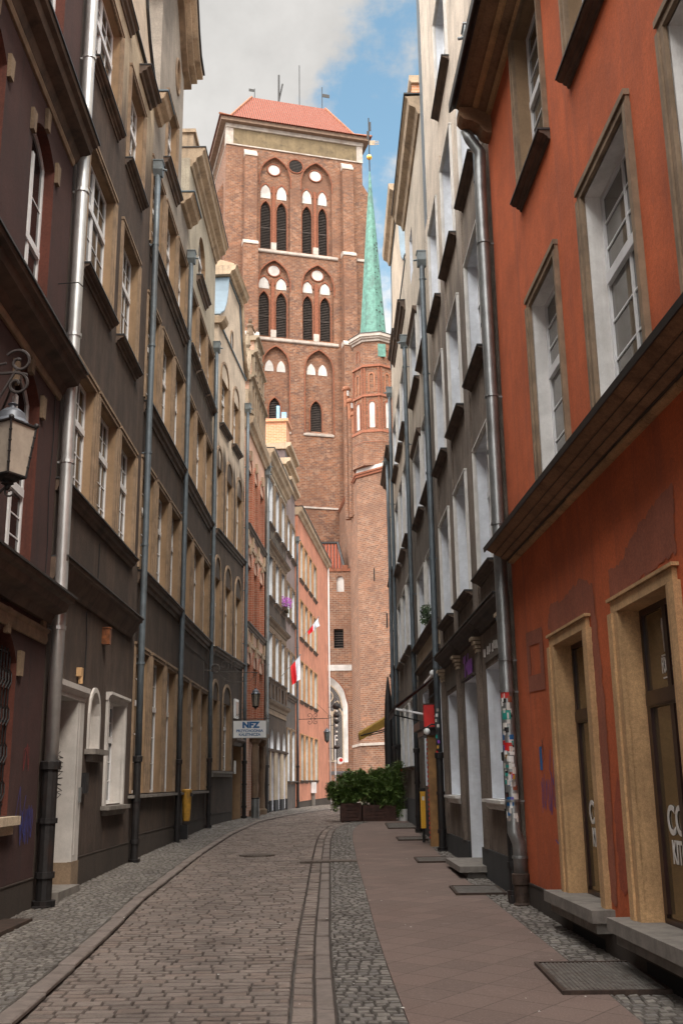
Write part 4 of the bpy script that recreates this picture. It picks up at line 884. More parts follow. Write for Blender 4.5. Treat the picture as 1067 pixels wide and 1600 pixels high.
# patches of newer render on the orange wall
for nm, mt, poly in (('render_patch', 'patch_plaster', [(-1.92, 3.02), (-3.35, 3.06), (-3.5, 3.30), (-3.1, 3.42), (-2.4, 3.34), (-1.9, 3.38), (-1.72, 3.2)]),
                     ('render_patch', 'patch_plaster', [(-3.36, .6), (-3.54, .6), (-3.62, 2.2), (-3.5, 3.28), (-3.36, 3.05)]),
                     ('render_patch', 'patch_plaster', [(-4.02, 3.06), (-5.62, 3.12), (-5.66, 3.62), (-4.9, 3.52), (-4.3, 3.3), (-4.0, 3.32)]),
                     ('render_patch', 'red_patch_plaster', [(-3.66, .72), (-3.98, .72), (-3.97, 1.5), (-3.8, 1.62), (-3.64, 1.35)])):
    rj = random.Random(len(poly)); pts = []
    for (a_, b_), (c_, d_) in zip(poly, poly[1:] + poly[:1]):
        k_ = max(1, int(sqrt((a_ - c_) ** 2 + (b_ - d_) ** 2) / .045))
        for i_ in range(k_): t_ = i_ / k_; pts.append((a_ + (c_ - a_) * t_ + (rj.gauss(0, .012) if i_ else 0), b_ + (d_ - b_) * t_ + (rj.gauss(0, .014) if i_ else 0)))
    m = R_.mb(); m.add([(u, .005, z) for u, z in pts], [tuple(range(len(pts)))]); m.obj(nm, mt, R_.root)
m = R_.mb()
for q_ in (((-.63, 3.25), (-1.45, 3.21), (-1.45, 3.05), (-.63, 3.09)), ((-.63, 2.75), (-1.45, 2.72), (-1.45, 2.54), (-.63, 2.57)), ((-.63, 3.09), (-.80, 3.08), (-.80, 2.76), (-.63, 2.75)), ((-1.28, 3.06), (-1.45, 3.05), (-1.45, 2.72), (-1.28, 2.73))):
    m.add([(u, .006, z) for u, z in q_], [(0, 1, 2, 3)])
m.obj('render_patch', 'patch_plaster', R_.root)
scribble(R_, scrawl(-1.80, 1.2, .85, .5, 6, 21), .008, 'graffiti_blue', r=.0055)
scribble(R_, [[(-1.5, 1.9), (-1.42, 1.7), (-1.55, 1.55), (-1.62, 1.85), (-1.66, 1.5)], [(-1.5, 1.0), (-1.7, .94)]], .008, 'graffiti_blue', r=.007)
scribble(R_, [[(-1.12, 2.02), (-1.2, 1.9)], [(-1.2, 2.03), (-1.1, 1.93)], [(-1.16, 1.95), (-1.2, 1.82), (-1.12, 1.78)]], .008, 'graffiti_black', r=.006)
st_ = R_.mb(); st_.box(-1.08, -.99, .004, .01, 1.70, 1.95); tag(st_.obj('sticker', 'blue_paint', R_.root), None, None) if False else st_.obj('sticker', 'blue_paint', R_.root)
def pipe_pts(F, pts, r, mat, name='downpipe'):
    m = F.mb(); m.tube(pts, r, 14); return m.obj(name, mat, F.root, True)
bp = pipe_pts(R_, [(-.02, .30, 10.35), (-.02, .25, 10.2), (-.02, .12, 10.0), (-.02, .13, 9.8), (-.02, .14, 9.4), (-.02, .14, 1.12), (-.05, .15, 1.02), (-.04, .10, .90), (-.02, .09, .8), (-.02, .09, .52)], .078, 'dull_pipe')
for z in (8.6, 6.4, 4.7, 3.0, 2.62, 1.35, .72):
    j = R_.mb(); j.prism((-.02, .14 if z > 1 else .09), .092, .092, z, z + .03, 14); j.box(-.03, -.01, -.02, .07, z, z + .02); j.obj('pipe_clip', 'dull_pipe', bp)
j = R_.mb(); j.lathe((-.02, .09), [(.10, .15), (.10, .22), (.085, .24), (.085, .42), (.105, .44), (.105, .55), (.085, .56)], 14); j.box(-.02, .1, .05, .16, .28, .42); j.obj('pipe_foot', 'iron_rust', bp)
# stickers wrapped round the pipe
rs = random.Random(5)
def pipe_sticker(F, u, off, r, z, h, ang, wd, mat, par):
    m = F.mb(); n = 5
    for i in range(n):
        a0, a1 = ang - wd / 2 + wd * i / n, ang - wd / 2 + wd * (i + 1) / n
        m.quad((u + r * cos(a0), off + r * sin(a0), z), (u + r * cos(a1), off + r * sin(a1), z), (u + r * cos(a1), off + r * sin(a1), z + h), (u + r * cos(a0), off + r * sin(a0), z + h))
    m.obj('sticker', mat, par)
stk = ['red_paint', 'teal_paint', 'paper', 'blue_paint', 'paper', 'yellow_paint', 'black_metal', 'sign_white', 'patch_plaster', 'paper', 'purple_paint', 'letter_white', 'graffiti_pale', 'paper']
z = 2.62
pipe_sticker(R_, -.02, .14, .0805, 2.55, .10, 2.5, 1.5, 'red_paint', bp); pipe_sticker(R_, -.02, .14, .0805, 2.30, .11, 2.6, 1.5, 'teal_paint', bp); pipe_sticker(R_, -.02, .14, .0805, 1.93, .10, 2.7, 1.3, 'red_paint', bp); pipe_sticker(R_, -.02, .14, .0805, 1.31, .10, 2.5, 1.2, 'blue_paint', bp)
for i in range(80):
    pipe_sticker(R_, -.02, .14, .0795 + .0002 * (i % 5), 1.12 + 1.45 * rs.random(), rs.uniform(.03, .08), rs.uniform(1.6, 3.6), rs.uniform(.3, .8), rs.choice(stk), bp)

# ---- I: rough grey house
I_ = Facade('grey_house', (2.08, 12.90), -1.15, 'R', 'rough grey plaster house with big white window reveals beside the orange house')
def build_I():
    c = [(.80, 2.15), (3.16, 4.58), (5.48, 6.95)]
    mb = I_.mb(); ops = [(a, b, za, zb, .22) for a, b in c for za, zb in ((10.62, 12.74), (7.52, 9.48), (4.46, 6.40))]
    ops += [(.82, 2.12, 1.36, 3.14, .28), (5.45, 6.85, 1.36, 3.14, .28), (3.16, 4.48, .2, 3.16, .34), (3.15, 4.7, 14.1, 16.1, .22)]
    wall(mb, .0, 7.6, -.6, 19.5, ops, 0, 1); body(mb, .0, 7.6, -.6, 19.5, 7)
    mb.obj('wall', ['grey_rough_plaster', 'blue_white_reveal'], I_.root)
    for a, b in c:
        for za, zb in ((10.62, 12.74), (7.52, 9.48), (4.46, 6.40)):
            window(I_, a, b, za, zb, .20, bars=(2, 3), sur='white_moulding', sw=.035, sill='brown_moulding', sillw=.13, sillh=.6)
    window(I_, 3.15, 4.7, 14.1, 16.1, .20, bars=(2, 3), sur='white_moulding', sw=.035, sill='brown_moulding', sillw=.13, sillh=.6)
    for a, b in ((.82, 2.12), (5.45, 6.85)):
        window(I_, a, b, 1.36, 3.14, .26, bars=(2, 3))
        s_ = I_.mb(); s_.box(a - .16, b + .14, -.20, .13, 1.31, 1.352); s_.prof(a - .1, b + .1, [(-.01, 1.22), (.04, 1.22), (.07, 1.26), (.08, 1.309), (-.01, 1.309)]); s_.obj('sill', 'white_moulding', I_.root)
    d = I_.mb(); d.box(3.16, 4.48, -.34, -.3, .2, 2.6); d.obj('door', 'dark_frame', I_.root)
    t = I_.mb(); t.box(3.16, 4.48, -.33, -.29, 2.62, 3.15); t.obj('fanlight', 'window_glass', I_.root)
    st = I_.mb(); st.box(2.7, 4.5, -.3, .42, .34, .42); st.box(2.8, 4.4, -.3, .30, -.2, .339); st.obj('doorstep', 'concrete', I_.root)
    # dark granite plinth, pilasters with capitals and a broken cornice over the ground floor
    for a, b in ((-.0, 3.1), (4.55, 7.58)):
        q = I_.mb(); q.box(a, b, -.01, .035, -.4, .66); q.obj('plinth', 'dark_plinth', I_.root)
    for u in (.30, 2.66, 5.02, 7.36):
        q = I_.mb(); q.box(u - .13, u + .13, -.01, .05, .661, 3.44); q.box(u - .09, u + .09, .0501, .06, .8, 3.36); q.obj('pilaster', 'grey_pilaster', I_.root)
        q = I_.mb()
        for k, (zz, o_) in enumerate(((3.44, .065), (3.50, .085), (3.56, .11), (3.62, .14))): q.box(u - .09 - .01 * k, u + .09 + .01 * k, -.01, o_, zz, zz + .045)
        q.obj('capital', 'pale_stone', I_.root)
    for a, b in ((.0, 2.3), (2.31, 4.72), (4.73, 7.2)):
        s_ = I_.mb(); s_.prof(a + .02, b - .02, [(-.01, 3.67), (.05, 3.67), (.07, 3.73), (.12, 3.75), (.14, 3.80), (.20, 3.83), (.20, 3.87), (-.01, 3.88)]); o = s_.obj('cornice', 'dark_moulding', I_.root)
        q = I_.mb(); q.box(a + .01, b - .01, -.01, .215, 3.881, 3.90); q.obj('flashing', 'lead_cap', o)
    for a, b in c[:1] + c[2:]:
        q = I_.mb(); q.box(a, b, -.01, .02, 3.22, 3.5); q.obj('frieze_panel', 'pale_soot', I_.root)
    # raised lettering remains on the panel by the corner, purple shop lettering over the door
    m = I_.mb(); r_ = random.Random(3)
    for i in range(11):
        u = .95 + i * .115; zz = 3.30 + (i % 3) * .012
        if i in (4, 8): continue
        m.box(u, u + .035, .021, .03, zz, zz + .11); 
        if i % 2: m.box(u + .036, u + .07, .021, .03, zz, zz + .03)
    m.obj('panel_lettering', 'letter_white', I_.root)
    q = I_.mb(); q.box(3.16, 4.48, -.06, -.05, 3.17, 3.52); q.obj('sign_glass', 'window_glass', I_.root)
    lettering('Tabu', .50, 'purple_paint', I_.root, on_wall(I_, 3.82, 3.19, .03, .95), .03)
    q = I_.mb(); q.prof(3.1, 4.55, [(-.3, 3.165), (.06, 3.165), (.06, 3.2), (-.3, 3.2)]); q.obj('transom_bar', 'dark_moulding', I_.root)
    # slightly raised plaster piers between the windows
    for u in (.35, 2.66, 5.02, 7.28):
        q = I_.mb(); q.box(u - .28, u + .28, -.01, .03, 4.0, 13.2); q.obj('pier', 'grey_rough_plaster', I_.root)
    v = I_.mb(); v.prof(7.3, 7.72, [(-.5, 13), (.02, 13), (.02, 19.4), (-.5, 19.4)]); v.obj('corner_strip', 'zinc_pipe', I_.root)
plaster('grey_pilaster', (.16, .125, .10), (.07, .055, .045), .5, .5); plaster('pale_soot', (.15, .13, .11), (.05, .045, .04), .4, .3)
simple('dark_moulding', (.045, .032, .025), .7, var=.3, sc=4, dirt=(.015, .012, .01), damt=.6)
build_I()
pipe(I_, .04, .25, 11.9, .05, .12, 'zinc_pipe', 1.6, True)
pipe(I_, 7.62, .3, 12.4, .06, .12, 'zinc_pipe', 1.75, True)
pp = [o for o in bpy.data.objects if o.name.startswith('downpipe')][-1]
for i in range(9): pipe_sticker(I_, 7.62, .12, .0615, 2.1 + .1 * i, .06, 2.2 + .4 * (i % 3), .8, stk[(i * 5) % len(stk)], pp)

# ---- J
J_ = Facade('shop_house', (1.929, 20.398), -.7, 'R', 'tall grey-beige house with an awning and a red lantern box over its shop door')
def build_J():
    c = [(.80, 2.35), (2.95, 4.85)]; mb = J_.mb()
    ops = [(a, b, za, zb, .22) for a, b in c for za, zb in ((10.95, 12.55), (7.72, 9.42), (4.78, 6.38))] + [(3.55, 4.35, 14.1, 15.35, .18), (1.35, 2.55, .3, 2.75, .3), (3.2, 4.7, 1.5, 3.6, .25), (.15, .95, 1.3, 3.6, .25)]
    wall(mb, .05, 5.72, -.6, 16.6, ops, 0, 1); body(mb, .05, 5.72, -.6, 16.6, 7); mb.obj('wall', ['grey_beige_plaster', 'blue_white_reveal'], J_.root)
    for a, b in c:
        for i, (za, zb) in enumerate(((10.95, 12.55), (7.72, 9.42), (4.78, 6.38))): window(J_, a, b, za, zb, .2, bars=(2, 3), sur='white_moulding', sw=.035, sill='brown_moulding' if i < 2 else None, sillh=.6)
    window(J_, 3.55, 4.35, 14.1, 15.35, .16, bars=(1, 3)); window(J_, 3.2, 4.7, 1.5, 3.6, .23, bars=(2, 3)); window(J_, .15, .95, 1.3, 3.6, .23, bars=(1, 3))
    for a, b, z in ((2.8, 5.0, 12.62), (2.8, 5.0, 9.5)):
        q = J_.mb(); q.prof(a, b, [(-.01, z), (.05, z), (.12, z + .1), (.12, z + .14), (-.01, z + .14)]); q.obj('window_hood', 'brown_moulding', J_.root)
    q = J_.mb(); q.box(.1, 5.6, -.01, .04, 4.2, 4.62); q.obj('fascia', 'pale_stone', J_.root)
    ledge(J_, .1, 5.6, 4.74, .12, .16); ledge(J_, .1, 5.6, 4.2, .1, .1)
    q = J_.mb(); q.box(.05, 5.7, -.01, .03, -.3, .95); q.obj('plinth', 'dark_plinth', J_.root)
    d = J_.mb(); d.box(1.35, 2.55, -.3, -.27, .3, 2.74); d.obj('door', 'dark_frame', J_.root)
    s_ = J_.mb(); s_.prof(.5, 5.8, [(-.6, 16.45), (.05, 16.45), (.1, 16.6), (.24, 16.68), (.28, 16.85), (.34, 16.9), (-.6, 16.95)]); s_.obj('cornice', 'weathered_stone', J_.root)
    s_ = J_.mb(); s_.box(.48, 5.82, -.6, .36, 16.951, 16.99); s_.obj('gutter', 'lead_cap', J_.root)
    s_ = J_.mb(); s_.box(2.4, 3.3, -1.6, -.02, 16.99, 18.65); s_.obj('chimney', 'bright_brick', J_.root)
    s_ = J_.mb(); s_.prof(2.33, 3.4, [(-1.7, 18.65), (0, 18.65), (.05, 18.72), (.05, 18.86), (-1.7, 18.86)]); s_.obj('chimney_cap', 'weathered_stone', J_.root)
    f = J_.mb(); r_ = random.Random(8)
    for i in range(260):
        x, y, z = 1.0 + r_.random() * .9, .05 + r_.random() * .2, 4.78 + r_.random() * .38; s2 = .05
        f.add([(x, y, z), (x + s2, y + r_.uniform(-s2, s2), z + .02), (x + s2, y, z + s2), (x, y + r_.uniform(-s2, s2), z + s2)], [(0, 1, 2, 3)])
    f.obj('foliage', 'dark_leaf', J_.root)['kind'] = 'stuff'
build_J()
pipe(J_, 5.62, .4, 12.9, .055, .12, 'zinc_pipe', 1.9, True)
# door post of the shop: ochre board with red and white striped edge
q = J_.mb(); q.box(1.22, 1.38, .0, .24, .25, 2.62); po = q.obj('shop_porch', 'ochre_door', J_.root)
q = J_.mb()
for i in range(22): q.box(1.21, 1.39, .241, .25, .5 + i * .09, .545 + i * .09)
q.obj('porch_stripes', 'red_paint', po)
q = J_.mb(); q.box(1.1, 2.7, .0, .4, 2.62, 2.78); q.box(1.15, 2.65, .0, .32, 2.5, 2.619); q.obj('porch_lintel', 'dark_frame', po)

# ---- K
K_ = Facade('beige_house', (1.85, 26.45), -.4, 'R', 'beige gabled house with tall white reveals behind the planters on the right')
def build_K():
    c = [(1.15, 2.45), (3.0, 4.55), (5.2, 6.9)]; mb = K_.mb()
    ops = [(a, b, za, zb, .2) for a, b in c for za, zb in ((11.3, 13.0), (8.1, 10.25), (5.08, 7.0), (1.98, 3.68))]
    wall(mb, -.4, 7.45, -.4, 15.5, ops, 0, 1); body(mb, -.4, 7.45, -.4, 15.5, 7); mb.obj('wall', ['grey_beige_plaster', 'blue_white_reveal'], K_.root)
    for a, b in c:
        for za, zb in ((11.3, 13.0), (8.1, 10.25), (5.08, 7.0), (1.98, 3.68)): window(K_, a, b, za, zb, .18, bars=(1, 3), sur='white_moulding', sw=.03, sill='brown_moulding', sillw=.13, sillh=.6)
    q = K_.mb(); q.box(-.38, 7.4, -.01, .03, -.3, 1.15); q.obj('plinth', 'dark_plinth', K_.root)
    pr = [(-.4, 15.5), (7.45, 15.5), (7.2, 15.8), (6.6, 16.2), (6.1, 16.9), (5.8, 17.8), (5.7, 18.6), (1.75, 18.6), (1.65, 17.8), (1.35, 16.9), (.8, 16.2), (.2, 15.8), (-.4, 15.65)]
    gable_slab(K_, pr, 1.6, 'cream_soot_plaster', 'zinc_sheet', .03)
    s_ = K_.mb(); s_.prof(1.5, 5.95, [(-1.8, 18.65), (.08, 18.65), (.14, 18.8), (.26, 18.88), (.3, 19.05), (-1.8, 19.05)]); s_.obj('gable_cornice', 'weathered_stone', K_.root)
    ledge(K_, .2, 2.6, 14.6, .3, .2); ledge(K_, 3.2, 5.6, 15.1, .3, .2)
build_K()
pipe(K_, 6.95, .45, 14.3, .055, .12, 'zinc_pipe', 2.2, True)
for u in (.3, 7.2): pass
L_ = Facade('corner_house', (1.80, 33.95), -.4, 'R', 'low beige end house on the right, mostly hidden behind the drainpipes')
def build_L():
    mb = L_.mb(); c = [(.6, 1.8), (2.6, 3.9)]; ops = [(a, b, za, zb, .2) for a, b in c for za, zb in ((8.6, 10.4), (5.3, 7.2), (2.1, 4.0))]
    wall(mb, 0, 4.6, -.4, 12.6, ops, 0, 1); body(mb, 0, 4.6, -.4, 12.6, 7); mb.obj('wall', ['grey_beige_plaster', 'blue_white_reveal'], L_.root)
    for a, b in c:
        for za, zb in ((8.6, 10.4), (5.3, 7.2), (2.1, 4.0)): window(L_, a, b, za, zb, .18, bars=(1, 3), sur='white_moulding', sw=.03, sill='brown_moulding')
    ledge(L_, -.1, 4.7, 12.7, .3, .25)
build_L()
pipe(L_, 1.2, .45, 12.4, .06, .16, 'zinc_pipe', 2.2, True)

# ================================================================== CHURCH
T_ = Facade('church_tower', (-8.70166, 88.0), 74.5, 'L', 'massive red brick gothic church tower with louvred lancets under an orange tiled roof', 'church')
def arch_ring(mb, u0, u1, zs, z1, w_, o0, o1, kind='pointed', m=0, down=0.):
    c0 = head_curve(kind, u0, u1, zs, z1, 16); c1 = head_curve(kind, u0 - w_, u1 + w_, zs, z1 + w_ * 1.25, 16)
    for i in range(16): mb.add([(q[0], oo, q[1]) for oo in (o1, o0) for q in (c1[i], c1[i + 1], c0[i + 1], c0[i])], [(0, 1, 2, 3), (7, 6, 5, 4), (3, 2, 6, 7), (1, 0, 4, 5)], m)
    if down: mb.box(u0 - w_, u0, o0, o1, zs - down, zs, m); mb.box(u1, u1 + w_, o0, o1, zs - down, zs, m)
def louvre(F, ua, ub, za, zb, zs, dep, kind='pointed'):
    m = F.mb(); cur = head_curve(kind, ua, ub, zs, zb, 12)
    m.add([(u, -dep - .12, z) for u, z in [(ua, za)] + cur + [(ub, za)]], [tuple(range(len(cur) + 2))]); o = m.obj('belfry_opening', 'louvre_gap', F.root)
    s_ = F.mb(); z = za + .05
    while z < zb - .12:
        x0, x1 = ua, ub
        if z > zs:
            inside = [u for u, zz in cur if zz > z + .05]
            if len(inside) < 2: break
            x0, x1 = min(inside), max(inside)
        s_.quad((x0, -dep + .03, z), (x1, -dep + .03, z), (x1, -dep - .1, z + .13), (x0, -dep - .1, z + .13)); s_.box(x0, x1, -dep + .02, -dep + .035, z - .035, z + .01)
        z += .165
    zt = za + (zb - za) * .45
    s_.box(ua, ub, -dep + .03, -dep + .05, zt, zt + .08)
    s_.obj('louvres', 'louvre', o)
    return o
def build_tower():
    W0, W1 = -1.86, 11.62
    m = T_.mb(); ops = []
    # tall recesses with their pointed heads
    big = [(1.42, 4.36, 50.2, 60.0, 57.9), (5.46, 8.46, 50.2, 60.0, 57.9), (1.38, 4.32, 41.35, 49.05, 47.0), (5.52, 8.56, 41.35, 49.05, 47.0), (1.80, 4.26, 32.3, 40.4, 38.6), (5.76, 8.40, 32.3, 40.4, 38.6)]
    for a, b, z0, z1, zs in big: ops.append((a, b, z0, z1, .32, 'pointed', zs, 0))
    ops.append((4.20, 5.62, 58.62, 60.05, .35, 'round', 59.34, 0))
    wall(m, W0, W1, -.5, 62.9, [o for o in ops[:-1]] + [(4.20, 5.62, 59.34, 60.05, .35, 'round', 59.34, 0)] , 0, 0)
    D_ = -9.6
    m.quad((W0, 0, -.5), (W0, D_, -.5), (W0, D_, 62.9), (W0, 0, 62.9)); m.quad((W1, 0, -.5), (W1, D_, -.5), (W1, D_, 62.9), (W1, 0, 62.9)); m.quad((W0, D_, -.5), (W1, D_, -.5), (W1, D_, 62.9), (W0, D_, 62.9))
    # back of the recesses
    lanc = []
    for (a, b, z0, z1, zs), wins in zip(big, (((1.54, 2.53), (3.09, 4.08)), ((5.59, 6.53), (7.16, 8.05)), ((1.34 + .08, 2.42), (3.05, 4.08)), ((5.61, 6.56), (7.27, 8.29)), ((2.43, 3.52),), ((6.29, 7.37),))):
        if z0 > 50: lz = (50.35, 55.35, 54.3)
        elif z0 > 41: lz = (41.45, 45.95, 44.9)
        else: lz = (32.55, 35.5, 34.5)
        wo = [(wa, wb, lz[0], lz[1], .25, 'pointed', lz[2], 0) for wa, wb in wins]
        wall(m, a - .02, b + .02, z0 - .05, z1 + .05, wo, 0, 0, o=-.32)
        for wa, wb in wins: lanc.append((wa, wb, *lz))
    m.obj('wall', ['church_brick'], T_.root)
    for wa, wb, z0, z1, zs in lanc: louvre(T_, wa, wb, z0, z1, zs, .5)
    # mouldings round the arches
    r_ = T_.mb()
    for a, b, z0, z1, zs in big: arch_ring(r_, a, b, zs, z1, .10, -.05, .06, down=zs - z0 if z0 < 41 else 1.0)
    for wa, wb, z0, z1, zs in lanc: arch_ring(r_, wa, wb, zs, z1, .09, -.34, -.24, down=zs - z0)
    for (wa, wb) in ((1.54, 2.53), (3.09, 4.08), (5.59, 6.53), (7.16, 8.05)): arch_ring(r_, wa, wb, 56.3, 57.15, .13, -.33, -.22)
    for (wa, wb) in ((1.42, 2.42), (3.05, 4.08), (5.61, 6.56), (7.27, 8.29)): arch_ring(r_, wa, wb, 46.7, 47.45, .13, -.33, -.22)
    r_.box(2.66, 2.96, -.33, -.2, 50.3, 57.0); r_.box(6.7, 7.0, -.33, -.2, 50.3, 57.0); r_.box(2.6, 2.9, -.33, -.2, 41.4, 47.2); r_.box(6.75, 7.1, -.33, -.2, 41.4, 47.2)
    r_.obj('arch_mouldings', ['brick_plain'], T_.root)
    # whitewashed blind tympana and discs
    for ws, za, zs, zb in ((((1.56, 2.50), (3.12, 4.06), (5.62, 6.52), (7.18, 8.04)), 55.68, 56.3, 57.12), (((1.44, 2.40), (3.08, 4.06), (5.64, 6.54), (7.30, 8.26)), 46.27, 46.7, 47.42), (((2.05, 2.86), (3.16, 3.96), (5.98, 6.80), (7.06, 7.90)), 38.05, 38.3, 39.14)):
        for a, b in ws:
            q = T_.mb(); q.slab([(a, za)] + head_curve('pointed', a, b, zs, zb, 12) + [(b, za)], -.29, -.34); q.obj('white_panel', 'white_plaster', T_.root)
    for cu, cz, r in ((2.84, 58.80, .57), (6.93, 58.77, .58), (2.86, 48.15, .56), (7.06, 48.17, .56)):
        q = T_.mb(); q.slab([(cu + r * cos(t * pi / 12), cz + r * .97 * sin(t * pi / 12)) for t in range(24)], -.28, -.34); o = q.obj('white_disc', 'white_plaster', T_.root)
        q = T_.mb(); q.tube([(cu + (r + .06) * cos(t * pi / 12), -.28, cz + (r * .97 + .06) * sin(t * pi / 12)) for t in range(25)], .08, 6); q.obj('disc_rim', 'brick_plain', o)
    q = T_.mb(); cz = 59.34
    q.slab([(4.91 + .70 * cos(t * pi / 14), cz + .70 * sin(t * pi / 14)) for t in range(28)], .012, -.02); o = q.obj('round_opening', 'louvre_gap', T_.root)
    q = T_.mb(); q.tube([(4.91 + .74 * cos(t * pi / 14), .02, cz + .74 * sin(t * pi / 14)) for t in range(29)], .08, 6); q.obj('opening_rim', 'brick_plain', o)
    q = T_.mb()
    for i in range(8):
        z = cz - .6 + i * .16; x = sqrt(max(0, .68 ** 2 - (z - cz) ** 2)); q.box(4.91 - x, 4.91 + x, .013, .04, z, z + .05)
    q.obj('louvres', 'louvre', o)
    # pale stone sills and strings
    for a, b, z in ((1.15, 8.98, 50.05), (1.3, 8.95, 41.15)):
        q = T_.mb(); q.prof(a, b, [(-.34, z - .28), (.1, z - .28), (.16, z - .2), (.16, z + .02), (-.34, z + .22)]); o = q.obj('stone_sill', 'pale_tower_stone', T_.root)
        for u in (2.78, 6.85): q = T_.mb(); q.box(u - .25, u + .25, -.3, .06, z + .1, z + .85); q.obj('sill_block', 'pale_tower_stone', o)
    for a, b in ((5.6, 8.4), (1.65, 4.4)):
        q = T_.mb(); q.prof(a, b, [(-.34, 32.0), (.1, 32.0), (.14, 32.15), (-.34, 32.45)]); q.obj('stone_sill', 'pale_tower_stone', T_.root)
    q = T_.mb(); q.box(W0 - .04, 9.0, -.2, .08, 25.2, 25.36); q.obj('string_course', 'pale_tower_stone', T_.root)
    q = T_.mb(); q.box(10.9, W1 + .1, -.2, .1, 50.0, 50.25); q.box(10.9, W1 + .1, -.2, .1, 41.0, 41.2); q.obj('string_course', 'pale_tower_stone', T_.root)
    # stepped buttresses with pale weatherings
    for a, b in ((-.12, 1.05), (9.46, 10.52)):
        for k, (z0, z1, o1, e) in enumerate(((-.4, 40.8, .95, .2), (40.8, 50.1, .8, .1), (50.1, 59.5, .55, 0))):
            q = T_.mb(); q.box(a - e, b + e, -.02, o1, z0, z1); q.obj('buttress', 'church_brick', T_.root)
            q = T_.mb(); h = .95 if k == 2 else .5; o2 = .0 if k == 2 else (.55, .8)[k == 0]
            q.prof(a - e - .03, b + e + .03, [(-.01, z1), (o1 + .06, z1), (o1 + .06, z1 + .12), (o2, z1 + h), (-.01, z1 + h)]); q.obj('weathering', 'pale_tower_stone', T_.root)
    q = T_.mb(); q.slab([(W1, 30), (W1 + .75, 30), (W1 + .75, 57.3), (W1, 58.5)], -.1, -2.2); q.obj('buttress', 'church_brick', T_.root)
    q = T_.mb(); q.slab([(W0 - .6, 30), (W0, 30), (W0, 57.5), (W0 - .6, 56.3)], -1.5, -3.8); q.obj('buttress', 'church_brick', T_.root)
    # rendered attic band and corner stones
    q = T_.mb(); q.box(W0 + .0, W1, D_, .03, 60.85, 62.9); q.obj('attic_band', 'tower_render', T_.root)
    for u0, u1 in ((W0 - .05, -1.2), (11.05, W1 + .05)):
        q = T_.mb(); q.box(u0, u1, -.6, .07, 60.75, 62.7); q.obj('corner_stone', 'pale_tower_stone', T_.root)
    q = T_.mb(); q.box(W0 - .1, W1 + .1, D_ - .1, .16, 62.55, 62.95); q.box(W0 - .04, W1 + .04, D_ - .1, .1, 60.72, 60.84); q.obj('attic_cornice', 'pale_tower_stone', T_.root)
    q = T_.mb(); q.box(W0 - .62, W1 + .62, D_ - .6, .62, 62.96, 63.35); q.obj('eaves', 'wood_eaves', T_.root)
    # hipped tile roof with a sprocketed foot
    lv = [(W0 - .8, W1 + .85, .82, D_ - .8, 63.36), (W0 + .5, W1 - .5, -1.0, D_ + 1.2, 64.55), (1.45, 9.25, -5.0, -5.6, 70.0)]
    q = T_.mb(); vs = [(x, o, z) for (a, b, o0, o1, z) in lv for x, o in ((a, o0), (b, o0), (b, o1), (a, o1))]
    q.add(vs, [(k * 4 + i, k * 4 + (i + 1) % 4, k * 4 + 4 + (i + 1) % 4, k * 4 + 4 + i) for k in range(2) for i in range(4)] + [(8, 9, 10, 11), (3, 2, 1, 0)]); q.obj('roof', 'roof_tiles', T_.root)
    q = T_.mb(); q.tube([(1.45, -5.3, 70.05), (9.25, -5.3, 70.05)], .14, 8)
    for (x0, x1) in ((1.45, W0 + .5), (9.25, W1 - .5)):
        q.tube([(x0, -5.0, 70.05), (x1, -1.0, 64.6), (x1 + (-1.3 if x1 < 5 else 1.3), .8, 63.42)], .11, 6)
    q.obj('ridge_tiles', 'terracotta', T_.root)
    q = T_.mb(); q.tube([(1.8, -5.3, 70), (1.8, -5.3, 71.3)], .04, 5); q.box(1.2, 1.8, -5.32, -5.28, 70.9, 71.2); q.obj('weather_vane', 'black_metal', T_.root); q = T_.mb(); q.tube([(9.0, -5.3, 70), (9.0, -5.3, 72.8)], .04, 5); q.box(9.0, 9.8, -5.32, -5.28, 71.6, 72.0); q.obj('weather_vane', 'black_metal', T_.root)
    q = T_.mb(); q.tube([(4.35, -5.3, 70), (4.35, -5.3, 73.4)], .10, 6); q.tube([(4.35, -5.3, 70.2), (4.75, -5.3, 72.4)], .08, 6); q.obj('ridge_mast', 'black_metal', T_.root); q = T_.mb(); q.tube([(6.55, -5.3, 70), (6.55, -5.3, 75.0)], .045, 5); q.obj('ridge_mast', 'black_metal', T_.root)
simple('pale_tower_stone', (.47, .41, .36), .85, var=.2, sc=2, dirt=(.3, .2, .15), damt=.5)
simple('wood_eaves', (.20, .13, .09), .8, var=.2, sc=3)
build_tower()

